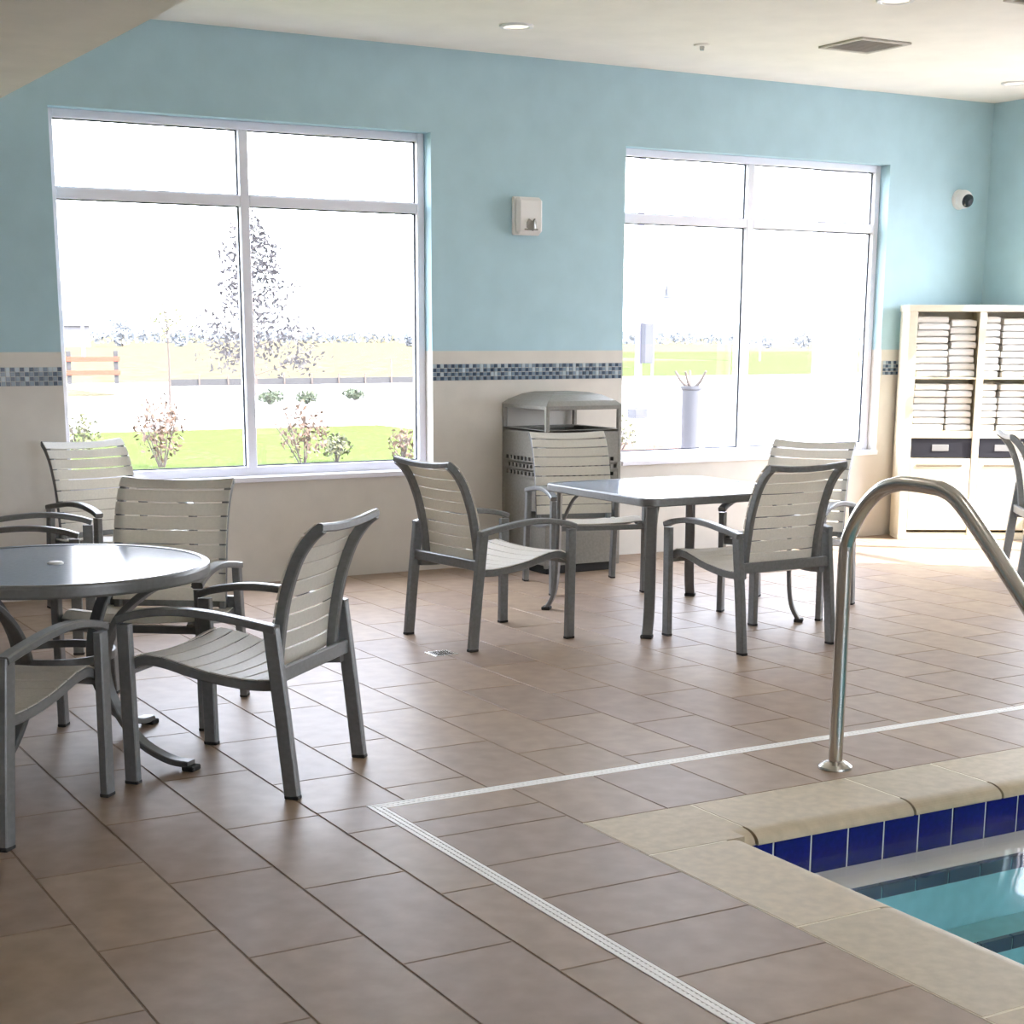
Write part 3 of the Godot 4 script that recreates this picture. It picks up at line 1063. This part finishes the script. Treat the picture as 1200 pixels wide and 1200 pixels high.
func chairs() -> void:
	var proto := make_chair()
	var spots := [
		[2.04, -5.51, -0.68, -0.74, "strap armchair seen from behind, nearest right side of the round table"],
		[2.04, -6.61, -0.58, 0.81, "strap armchair facing the camera behind the round table"],
		[1.047, -5.417, 0.711, -0.703, "strap armchair cut off by the left edge before the round table"],
		[1.89, -8.38, 0.93, 0.37, "strap armchair at the left edge with only arms and seat showing"],
		[2.66, -9.2, 0.2, 0.98, "strap armchair against the wall below the left window"],
		[4.125, -7.435, 0.99, -0.12, "strap armchair left of the square table facing right"],
		[5.50, -8.66, -0.26, 0.966, "pale strap armchair in front of the litter bin"],
		[5.29, -6.69, -0.03, -1.0, "strap armchair with its back to the camera before the square table"],
		[6.12, -7.38, -0.85, 0.53, "strap armchair on the far right side of the square table"],
		[8.5, -7.44, 0.8, 0.6, "strap armchair cut off by the right edge before the towel cabinet"],
	]
	for i in spots.size():
		var s: Array = spots[i]
		var c: Node3D = proto if i == 0 else proto.duplicate()
		c.name = numbered("patio_chair")
		add_child(c)
		c.position = Vector3(s[0], 0, s[1])
		c.rotation.y = atan2(s[2], s[3])
		tag(c, s[4], "chair", "metal patio armchairs with cream straps")

# ------------------------------------------------------------------ litter bin
func litter_bin() -> void:
	var t := thing("litter_bin", "grey metal litter bin with open sides and domed lid against the wall", "bin", Vector3(5.83, 0, -9.485))
	var h := 0.295
	var st := begin()
	box(st, Vector3(-h + 0.02, 0, -h + 0.02), Vector3(h - 0.02, 0.06, h - 0.02), 0.005)
	part("plinth", st, M.bin_dark, t)
	# body panels with real holes
	for k in 4:
		st = begin()
		var b := Basis(Vector3.UP, k * PI / 2)
		var hole := 0.014
		var xs := [-h + 0.008]
		var holes := []
		for r in 3:
			for c in 9:
				holes.append(Vector2(-0.2 + c * 0.05 + (0.025 if r % 2 else 0.0), 0.66 + r * 0.05))
		# strips: solid below, lattice of boxes round the holes, solid above
		var zf := h - 0.004
		cbox(st, b * Vector3(0, 0.345, zf), Vector3(2 * h - 0.016, 0.57, 0.008), 0.0, b)
		cbox(st, b * Vector3(0, 0.8725, zf), Vector3(2 * h - 0.016, 0.175, 0.008), 0.0, b)
		for r in 3:
			var y0 := 0.63 + r * 0.05
			var off := 0.025 if r % 2 else 0.0
			cbox(st, b * Vector3(0, y0 + 0.006, zf), Vector3(2 * h - 0.016, 0.02, 0.008), 0.0, b)
			cbox(st, b * Vector3(0, y0 + 0.0485, zf), Vector3(2 * h - 0.016, 0.013, 0.008), 0.0, b)
			var x := -h + 0.008
			for cidx in 10:
				var hx := -0.225 + cidx * 0.05 + off
				var x1 := minf(hx - hole, h - 0.008)
				if x1 > x: cbox(st, b * Vector3((x + x1) / 2, y0 + 0.029, zf), Vector3(x1 - x, 0.026, 0.008), 0.0, b)
				x = hx + hole
			if x < h - 0.008: cbox(st, b * Vector3((x + h - 0.008) / 2, y0 + 0.029, zf), Vector3(h - 0.008 - x, 0.026, 0.008), 0.0, b)
		part("side_panel", st, M.bin_metal, t)
	st = begin()
	box(st, Vector3(-h + 0.03, 0.06, -h + 0.03), Vector3(h - 0.03, 0.93, h - 0.03), 0.01)
	part("inner_liner", st, M.bin_dark, t)
	for q: Array in [[-1, -1], [1, -1], [1, 1], [-1, 1]]:
		st = begin()
		box(st, Vector3(q[0] * (h - 0.012) - 0.014, 0.04, q[1] * (h - 0.012) - 0.014), Vector3(q[0] * (h - 0.012) + 0.014, 1.1, q[1] * (h - 0.012) + 0.014), 0.004)
		part("corner_post", st, M.bin_metal, t)
	st = begin()
	for k in 4:
		var b := Basis(Vector3.UP, k * PI / 2)
		cbox(st, b * Vector3(0, 1.105, h - 0.012), Vector3(2 * h + 0.004, 0.028, 0.03), 0.004, b)
		cbox(st, b * Vector3(0, 0.95, h - 0.012), Vector3(2 * h - 0.02, 0.02, 0.024), 0.004, b)
	part("top_frame", st, M.bin_metal, t)
	st = begin()
	var rings := [[h + 0.004, 1.118], [h - 0.03, 1.148], [h - 0.1, 1.185], [h - 0.16, 1.2], [0.0, 1.204]]
	for i in rings.size() - 1:
		for k in 4:
			var b := Basis(Vector3.UP, k * PI / 2)
			var a0: float = rings[i][0]
			var a1: float = rings[i + 1][0]
			var p0 := b * Vector3(-a0, rings[i][1], a0)
			var p1 := b * Vector3(a0, rings[i][1], a0)
			var p2 := b * Vector3(a1, rings[i + 1][1], a1)
			var p3 := b * Vector3(-a1, rings[i + 1][1], a1)
			var nn := (b * Vector3(0, a0 - a1, rings[i + 1][1] - rings[i][1])).normalized()
			if a1 > 0.0: quad(st, p0, p1, p2, p3, nn)
			else: tri(st, p0, p1, p2, nn, nn, nn)
	part("domed_lid", st, M.bin_metal, t)

# ------------------------------------------------------------------ towel cabinet in the corner
const ORD := ["top", "second", "third", "fourth", "fifth", "sixth", "seventh", "eighth", "ninth"]

func towel_mesh(wd: float, th: float, dp: float, seed_: int) -> Mesh:
	# folded towel: rounded front fold, gently uneven top
	var rr := RandomNumberGenerator.new()
	rr.seed = seed_
	var st := begin()
	var n := 7
	var outline := []
	for k in n:
		var x := lerpf(-wd / 2, wd / 2, float(k) / (n - 1))
		var t := th * (0.94 + 0.06 * rr.randf()) * (0.9 if k == 0 or k == n - 1 else 1.0)
		var fwd := 0.006 * rr.randf()
		var ring := [Vector3(x, 0, -dp / 2)]
		for i in 7:
			var a := -PI / 2 + PI * i / 6
			ring.append(Vector3(x, t / 2 + t / 2 * sin(a), dp / 2 - t / 2 + fwd + t / 2 * cos(a)))
		ring.append(Vector3(x, t, -dp / 2))
		outline.append(ring)
	for k in n - 1:
		for i in 8:
			var a: Vector3 = outline[k][i]
			var b: Vector3 = outline[k + 1][i]
			var c: Vector3 = outline[k + 1][i + 1]
			var d: Vector3 = outline[k][i + 1]
			var mid := (a + b + c + d) / 4.0 - Vector3((a.x + b.x) / 2, th / 2, clampf((a.z + d.z) / 2, -dp / 2 - 1, dp / 2 - th))
			var nn := mid.normalized()
			quad(st, a, b, c, d, nn)
	for e: int in [0, n - 1]:
		var nn := Vector3(-1 if e == 0 else 1, 0, 0)
		for i in range(1, 8):
			tri(st, outline[e][0], outline[e][i], outline[e][i + 1], nn, nn, nn)
	return st.commit()

func towel_cabinet() -> void:
	var at := Vector3(8.985, 0, -9.515)
	var t := thing("towel_cabinet", "tall cream towel cabinet with shelves and bins in the room corner", "cabinet", at, deg_to_rad(-30))
	var W := 1.05
	var H := 1.81
	var D := 0.29
	var st := begin()
	box(st, Vector3(0, 0.03, -D), Vector3(0.02, H - 0.05, -0.004), 0.002)
	box(st, Vector3(W - 0.02, 0.03, -D), Vector3(W, H - 0.05, -0.004), 0.002)
	box(st, Vector3(0.02, 0.03, -D), Vector3(W - 0.02, H - 0.05, -D + 0.015))
	box(st, Vector3(0.02, 0.03, -D + 0.015), Vector3(W - 0.02, 0.055, -0.01))
	part("carcass", st, M.laminate_cream, t)
	st = begin()
	box(st, Vector3(-0.008, H - 0.05, -D), Vector3(W + 0.008, H, 0.006), 0.004)
	part("top_board", st, M.laminate_cream, t)
	st = begin()
	box(st, Vector3(0, 0.0, -D + 0.02), Vector3(W, 0.03, 0.004), 0.003)
	part("plinth", st, M.laminate_cream, t)
	for s: Array in [[0.0, 0.066], [0.545, 0.598], [0.995, W]]:
		st = begin()
		box(st, Vector3(s[0], 0.03, -0.02), Vector3(s[1], H - 0.05, 0.002), 0.003)
		part("stile", st, M.laminate_cream, t)
	st = begin()
	box(st, Vector3(0.56, 0.055, -D + 0.015), Vector3(0.583, H - 0.05, -0.02))
	part("divider", st, M.laminate_cream, t)
	var cols := [[0.066, 0.545], [0.598, 0.995]]
	for ci in 2:
		var c: Array = cols[ci]
		for y: float in [1.262, 0.85]:
			st = begin()
			var thick := 0.014 if y > 1.0 else 0.055
			box(st, Vector3(c[0] - (0.04 if ci == 0 else 0.012), y - thick, -D + 0.016), Vector3(c[1] + 0.012, y, -0.004), 0.002)
			part("shelf", st, M.laminate_cream, t)
		# dark drop slot with a small plate
		st = begin()
		box(st, Vector3(c[0] + 0.002, 0.645, -0.035), Vector3(c[1] - 0.002, 0.795, -0.012), 0.003)
		var sl := part("drop_slot", st, M.slot_dark, t)
		st = begin()
		box(st, Vector3((c[0] + c[1]) / 2 - 0.07, 0.695, -0.012), Vector3((c[0] + c[1]) / 2 + 0.06, 0.745, -0.008), 0.002)
		part("name_plate", st, M.plate_grey, sl)
		# door with routed edge and thin pull
		st = begin()
		box(st, Vector3(c[0] + 0.003, 0.075, -0.016), Vector3(c[1] - 0.003, 0.638, 0.0), 0.004)
		var dr := part("bin_door", st, M.laminate_cream, t)
		st = begin()
		box(st, Vector3(c[0] + 0.05, 0.575, 0.0), Vector3(c[1] - 0.07, 0.592, 0.006), 0.002)
		part("door_pull", st, M.print_grey, dr)
	# towels, each one a thing
	var meshes := {}
	var bas := Basis(Vector3.UP, deg_to_rad(-30))
	var stacks := [
		[0.2, 0.24, 1.262, 9, 0.0515, "left stack, upper shelf, first cabinet bay"],
		[0.435, 0.19, 1.262, 8, 0.055, "right stack, upper shelf, first cabinet bay"],
		[0.2, 0.24, 0.85, 7, 0.052, "left stack, lower shelf, first cabinet bay"],
		[0.435, 0.19, 0.85, 7, 0.052, "right stack, lower shelf, first cabinet bay"],
		[0.665, 0.11, 1.262, 9, 0.0515, "left stack, upper shelf, second cabinet bay"],
		[0.86, 0.23, 1.262, 9, 0.05, "right stack, upper shelf, second cabinet bay"],
		[0.665, 0.11, 0.85, 7, 0.052, "left stack, lower shelf, second cabinet bay"],
		[0.86, 0.23, 0.85, 7, 0.052, "right stack, lower shelf, second cabinet bay"],
	]
	for s: Array in stacks:
		for i in s[3]:
			var v := rng.randi_range(0, 2)
			var key := "%s_%s_%d" % [s[1], s[4], v]
			if not meshes.has(key): meshes[key] = towel_mesh(s[1], s[4] - 0.002, 0.22, hash(key))
			var o := put("folded_towel", meshes[key], M["towel_%d" % v], self)
			var up: int = s[3] - 1 - i
			o.position = at + bas * Vector3(s[0] + rng.randf_range(-0.006, 0.006), s[2] + 0.002 + i * s[4], -0.145 + rng.randf_range(-0.012, 0.01))
			o.rotation.y = deg_to_rad(-30) + rng.randf_range(-0.03, 0.03)
			tag(o, "white folded towel, %s in %s" % [(ORD[up] + " from top") if up > 0 else "topmost", s[5]], "towel", "folded towels in the corner cabinet")

# ------------------------------------------------------------------ outside
func leaves(st: SurfaceTool, c: Vector3, r: Vector3, n: int, size: float, sd: int) -> void:
	var g := RandomNumberGenerator.new()
	g.seed = sd
	for i in n:
		var d := Vector3(g.randfn(), g.randfn(), g.randfn()).normalized() * pow(g.randf(), 0.45)
		var p := c + d * r
		var a := Vector3(g.randfn(), g.randfn(), g.randfn()).normalized()
		var b := a.cross(Vector3(g.randfn(), g.randfn(), g.randfn())).normalized()
		var s := size * g.randf_range(0.6, 1.3)
		var nn := a.cross(b).normalized()
		quad(st, p - a * s, p + b * s * 0.45, p + a * s, p - b * s * 0.45, nn)

func shrub(called: String, label: String, at: Vector3, h: float, w: float, n: int, leaf: float, m: String, sd: int, group := "") -> void:
	var t := thing(called, label, "shrub", at, 0, group)
	var g := RandomNumberGenerator.new()
	g.seed = sd
	var st := begin()
	for i in 7:
		var e := Vector3(g.randf_range(-w, w) * 0.45, h * g.randf_range(0.6, 0.95), g.randf_range(-w, w) * 0.45)
		sweep(st, [Vector3(e.x * 0.1, -0.02, e.z * 0.1), e * 0.55, e], Vector3(0.3, 0.1, 1), round_profile(0.012, 5), true, 1.0, 0.4)
	part("stems", st, M.bark, t)
	st = begin()
	leaves(st, Vector3(0, h * 0.55, 0), Vector3(w / 2, h * 0.48, w / 2), n, leaf, sd + 1)
	part("foliage", st, M[m], t)

func tree(called: String, label: String, at: Vector3, h: float, crown0: float, w: float, n: int, leaf: float, trunk: float, m: String, sd: int) -> void:
	var t := thing(called, label, "tree", at)
	var g := RandomNumberGenerator.new()
	g.seed = sd
	var st := begin()
	sweep(st, [Vector3(0, -0.05, 0), Vector3(0.02, h * 0.5, 0.01), Vector3(0.0, h * 0.96, 0)], Vector3.BACK, round_profile(trunk, 8), true, 1.0, 0.2)
	part("trunk", st, M.bark, t)
	st = begin()
	var f := begin()
	var nb := 16
	for i in nb:
		var y := lerpf(crown0, h * 0.9, i / float(nb - 1))
		var k := (y - crown0) / (h - crown0)
		var reach := w / 2 * (1.0 - 0.75 * k) * g.randf_range(0.75, 1.1)
		var a := i * 2.4 + g.randf_range(-0.3, 0.3)
		var e := Vector3(cos(a) * reach, y + reach * 0.3, sin(a) * reach)
		sweep(st, [Vector3(0, y, 0), e], Vector3(0.2, 0.3, 1), round_profile(trunk * 0.3, 5), true, 1.0, 0.3)
		leaves(f, e * Vector3(0.75, 1, 0.75) + Vector3(0, -0.05 * h * 0.3, 0), Vector3(reach * 0.6, h * 0.07, reach * 0.6) + Vector3.ONE * 0.06 * w, n / nb, leaf, sd + i)
	part("branches", st, M.bark, t)
	part("foliage", f, M[m], t)

func slab(called: String, label: String, lo: Vector3, hi: Vector3, m: String) -> void:
	var st := begin()
	box(st, lo, hi)
	tag(part(called, st, M[m], self), label, "", "", "structure")

func outside() -> void:
	var g := GROUND
	var st: SurfaceTool
	slab("ground_field", "straw coloured open field reaching to the horizon", Vector3(-700, g - 0.4, -900), Vector3(900, g - 0.03, WZ - 0.25), "dry_field")
	slab("ground_lawn", "bright green lawn outside the left window", Vector3(-30, g - 0.1, -29), Vector3(13.6, g, WZ - 0.2), "grass")
	slab("ground_road", "pale concrete road beyond the lawn", Vector3(-120, g - 0.1, -45), Vector3(26, g - 0.005, -29), "concrete")
	slab("ground_drive", "pale concrete drive outside the right window", Vector3(13.6, g - 0.1, -56), Vector3(70, g + 0.002, 30), "concrete")
	slab("ground_terrace", "pale concrete terrace behind the building", Vector3(-60, g - 0.1, 3.22), Vector3(WX + 0.22, g - 0.002, 40), "concrete")
	slab("ground_apron", "pale concrete apron along the right wall", Vector3(WX + 0.22, g - 0.1, WZ - 0.2), Vector3(13.6, g - 0.002, 30), "asphalt")
	st = begin()
	box(st, Vector3(36, g - 0.1, -68), Vector3(140, g - 0.01, -56))
	box(st, Vector3(46, g - 0.1, -86), Vector3(140, g - 0.01, -68))
	box(st, Vector3(66, g - 0.1, -125), Vector3(140, g - 0.01, -86))
	tag(part("ground_far_lawn", st, M.far_grass, self), "green lawn beyond the concrete drive", "", "", "structure")
	slab("ground_planting_bed", "rust coloured planting bed outside the right window", Vector3(12.4, g - 0.05, -24), Vector3(15.0, g + 0.02, -20), "mulch")
	shrub("ornamental_shrub", "rust leaved shrub on the lawn left of the window mullion", Vector3(6.75, g, -21.2), 0.95, 0.7, 420, 0.045, "leaf_rust", 11, "shrubs on the lawn by the window")
	shrub("ornamental_shrub", "yellow and rust shrub on the lawn right of the window mullion", Vector3(8.55, g, -20.6), 0.85, 0.75, 420, 0.045, "leaf_rust", 12, "shrubs on the lawn by the window")
	shrub("ornamental_shrub", "low pale shrub at the left edge of the left window", Vector3(6.3, g, -23.5), 0.6, 0.6, 260, 0.045, "leaf_pale", 13, "shrubs on the lawn by the window")
	shrub("ornamental_shrub", "low pale shrub beside the rust shrub, right window half", Vector3(9.15, g, -20.9), 0.4, 0.45, 240, 0.045, "leaf_pale", 14, "shrubs on the lawn by the window")
	shrub("ornamental_shrub", "small rust shrub at the right edge of the left window", Vector3(9.75, g, -20.0), 0.55, 0.4, 200, 0.04, "leaf_rust", 15, "shrubs on the lawn by the window")
	shrub("ornamental_shrub", "small green shrub in the bed outside the right window", Vector3(13.9, g, -20.9), 0.55, 0.7, 300, 0.04, "leaf_pale", 16)
	shrub("round_bush", "round dark green bush by the road right of the mullion", Vector3(15.0, g, -38.2), 0.36, 0.7, 400, 0.06, "leaf_green", 17, "bushes along the road")
	shrub("round_bush", "second round dark green bush by the road", Vector3(15.85, g, -37.9), 0.33, 0.6, 400, 0.06, "leaf_green", 18, "bushes along the road")
	shrub("round_bush", "lone round green bush farther right along the road", Vector3(17.9, g, -39.6), 0.3, 0.6, 400, 0.06, "leaf_green", 19, "bushes along the road")
	tree("young_tree", "sparse dark leaved young tree behind the window mullion", Vector3(16.6, g, -43.5), 5.0, 0.55, 3.0, 2800, 0.085, 0.06, "leaf_dark", 21)
	tree("sapling", "thin bare sapling on the lawn in the left window", Vector3(9.75, g, -30.0), 2.35, 1.7, 0.7, 120, 0.05, 0.035, "leaf_pale", 22)
	# construction strip across the field
	var t: Node3D = thing("safety_barrier", "low orange safety barrier in the field at left", "barrier", Vector3(13.6, g, -55))
	st = begin()
	for i in 2:
		box(st, Vector3(-2.6, 0.3 + i * 0.45, -0.03), Vector3(2.6, 0.46 + i * 0.45, 0.03), 0.01)
	part("boards", st, M.barrier_orange, t)
	for i in 4:
		st = begin()
		box(st, Vector3(-2.4 + i * 1.6, -0.03, -0.08), Vector3(-2.25 + i * 1.6, 1.1, -0.03), 0.01)
		part("post", st, M.silt_black, t)
	t = thing("silt_fence", "long low black silt fence across the field", "fence", Vector3(21.5, g, -52))
	st = begin()
	box(st, Vector3(-4.6, -0.03, -0.02), Vector3(5.6, 0.22, 0.02), 0.005)
	part("fabric", st, M.silt_black, t)
	for i in 11:
		st = begin()
		box(st, Vector3(-4.6 + i * 1.0, -0.03, 0.02), Vector3(-4.55 + i * 1.0, 0.35 + (0.5 if i > 7 else 0.0), 0.06))
		part("stake", st, M.bark, t)
	t = thing("utility_pole", "thin grey utility pole on the horizon in the left window", "pole", Vector3(27.5, g, -101))
	st = begin()
	sweep(st, [Vector3(0, -0.05, 0), Vector3(0, 7.4, 0)], Vector3.BACK, round_profile(0.12, 8), true, 1.0, 0.6)
	part("shaft", st, M.pole_grey, t)
	st = begin()
	box(st, Vector3(-0.6, 6.6, -0.05), Vector3(0.6, 6.72, 0.05))
	part("cross_arm", st, M.pole_grey, t)
	t = thing("far_building", "low dark roofed building on the horizon at left", "building", Vector3(44, g, -180))
	st = begin()
	box(st, Vector3(-5, -0.05, -3), Vector3(5, 2.2, 3))
	part("wall", st, M.stucco_white, t)
	st = begin()
	extrude(st, PackedVector2Array([Vector2(-3.6, 0), Vector2(3.6, 0), Vector2(0, 1.6)]), Vector3(0, 2.2, 0), Vector3.BACK, Vector3.UP, Vector3.RIGHT, -5.4, 5.4)
	part("roof", st, M.far_roof, t)
	var far := [[24, -160, 2.0], [27, -163, 2.8], [32, -165, 1.8], [36, -176, 2.2], [54, -182, 3.6], [60, -180, 1.8], [88, -178, 1.8], [97, -185, 2.6], [101, -188, 1.6], [120, -150, 1.8], [127, -152, 2.4], [132, -152, 4.6], [150, -152, 2.0]]
	for i in far.size():
		var f: Array = far[i]
		var tt := thing("horizon_tree", "pale distant tree on the horizon, number %s from the left" % ["one", "two", "three", "four", "five", "six", "seven", "eight", "nine", "ten", "eleven", "twelve", "thirteen"][i], "tree", Vector3(f[0], g, f[1]), 0, "distant trees on the horizon")
		st = begin()
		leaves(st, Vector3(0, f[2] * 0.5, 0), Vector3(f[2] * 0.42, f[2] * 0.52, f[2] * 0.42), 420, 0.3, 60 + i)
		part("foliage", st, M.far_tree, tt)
		st = begin()
		sweep(st, [Vector3(0, -0.05, 0), Vector3(0, f[2] * 0.6, 0)], Vector3.BACK, round_profile(0.1, 6), true)
		part("trunk", st, M.bark, tt)
	for q: Array in [["hazy grey treeline on the horizon in the right window", 165, -205, 46.0], ["hazy low treeline on the horizon in the left window", 92, -230, 60.0]]:
		var tl := thing("treeline", q[0], "treeline", Vector3(q[1], g, q[2]))
		st = begin()
		for k in int(q[3]):
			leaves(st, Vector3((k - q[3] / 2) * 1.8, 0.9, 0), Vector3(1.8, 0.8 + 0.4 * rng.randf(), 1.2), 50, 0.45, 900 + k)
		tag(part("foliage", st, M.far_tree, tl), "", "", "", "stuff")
	# outside the right window
	t = thing("lamp_post", "pale tall post with a dark grey box outside the right window", "post", Vector3(19.6, g, -28.8))
	st = begin()
	sweep(st, [Vector3(0, -0.02, 0), Vector3(0, 9.0, 0)], Vector3.BACK, round_profile(0.075, 12), true)
	part("shaft", st, M.pole_grey, t)
	st = begin()
	box(st, Vector3(0.0, 1.15, -0.02), Vector3(0.24, 1.98, 0.22), 0.02)
	part("box", st, M.box_grey, t)
	st = begin()
	box(st, Vector3(-0.16, -0.02, -0.16), Vector3(0.16, 0.2, 0.16), 0.01)
	part("base", st, M.box_grey, t)
	t = thing("street_light", "distant street light with a drooping head in the right window", "street light", Vector3(39.5, g, -57))
	st = begin()
	sweep(st, [Vector3(0, -0.02, 0), Vector3(0, 3.2, 0), Vector3(0, 3.6, 0)], Vector3.BACK, round_profile(0.06, 8), true)
	part("shaft", st, M.pole_grey, t)
	st = begin()
	sweep(st, smooth_curve([Vector3(0, 3.5, 0), Vector3(0.4, 3.8, -0.1), Vector3(0.8, 3.7, -0.2)], 4), Vector3(0.2, 0, 1), round_profile(0.04, 6), true)
	part("arm", st, M.pole_grey, t)
	st = begin()
	lathe(st, [Vector2(0, 0.5), Vector2(0.06, 0.45), Vector2(0.1, 0.1), Vector2(0.3, 0.0), Vector2(0.0, -0.05)], 12, Basis(), Vector3(0.8, 3.2, -0.2))
	part("lamp_head", st, M.box_grey, t)
	t = thing("planter_urn", "grey cylinder planter with spiky stems outside the right window", "planter", Vector3(15.28, g, -20.95))
	st = begin()
	lathe(st, [Vector2(0, 0), Vector2(0.15, 0), Vector2(0.155, 0.9), Vector2(0.18, 0.93), Vector2(0.18, 0.97), Vector2(0.14, 0.97), Vector2(0.0, 0.93)], 24)
	part("cylinder", st, M.box_grey, t)
	for i in 5:
		st = begin()
		var a := i * 1.3
		var o := Vector3(cos(a), 0, sin(a))
		sweep(st, smooth_curve([Vector3(0, 0.92, 0), o * 0.15 + Vector3(0, 1.02, 0), o * 0.27 + Vector3(0, 1.2, 0)], 4), Vector3(0.1, 0.9, 0.3), round_profile(0.032, 6), true, 1.0, 0.6)
		part("stem", st, M.bark, t)
	t = thing("canopy_column", "white stucco canopy column outside the right window", "column", Vector3(23.6, g, -27.2), deg_to_rad(-20))
	st = begin()
	box(st, Vector3(-0.38, 0.3, -0.38), Vector3(0.38, 7.0, 0.38), 0.02)
	part("shaft", st, M.stucco_white, t)
	st = begin()
	box(st, Vector3(-0.46, -0.03, -0.46), Vector3(0.46, 0.3, 0.46), 0.03)
	part("base", st, M.stucco_white, t)
	t = thing("sign_frame", "thin grey sign frame on the far lawn in the right window", "sign", Vector3(66, g, -84))
	st = begin()
	for x: float in [-0.6, 0.6]:
		sweep(st, [Vector3(x, -0.02, 0), Vector3(x, 2.6, 0)], Vector3.BACK, round_profile(0.06, 6), true)
	sweep(st, [Vector3(-0.6, 2.6, 0), Vector3(0.6, 2.6, 0)], Vector3.BACK, round_profile(0.06, 6), true)
	sweep(st, [Vector3(-0.6, 1.8, 0), Vector3(0.6, 1.8, 0)], Vector3.BACK, round_profile(0.06, 6), true)
	part("frame", st, M.pole_grey, t)
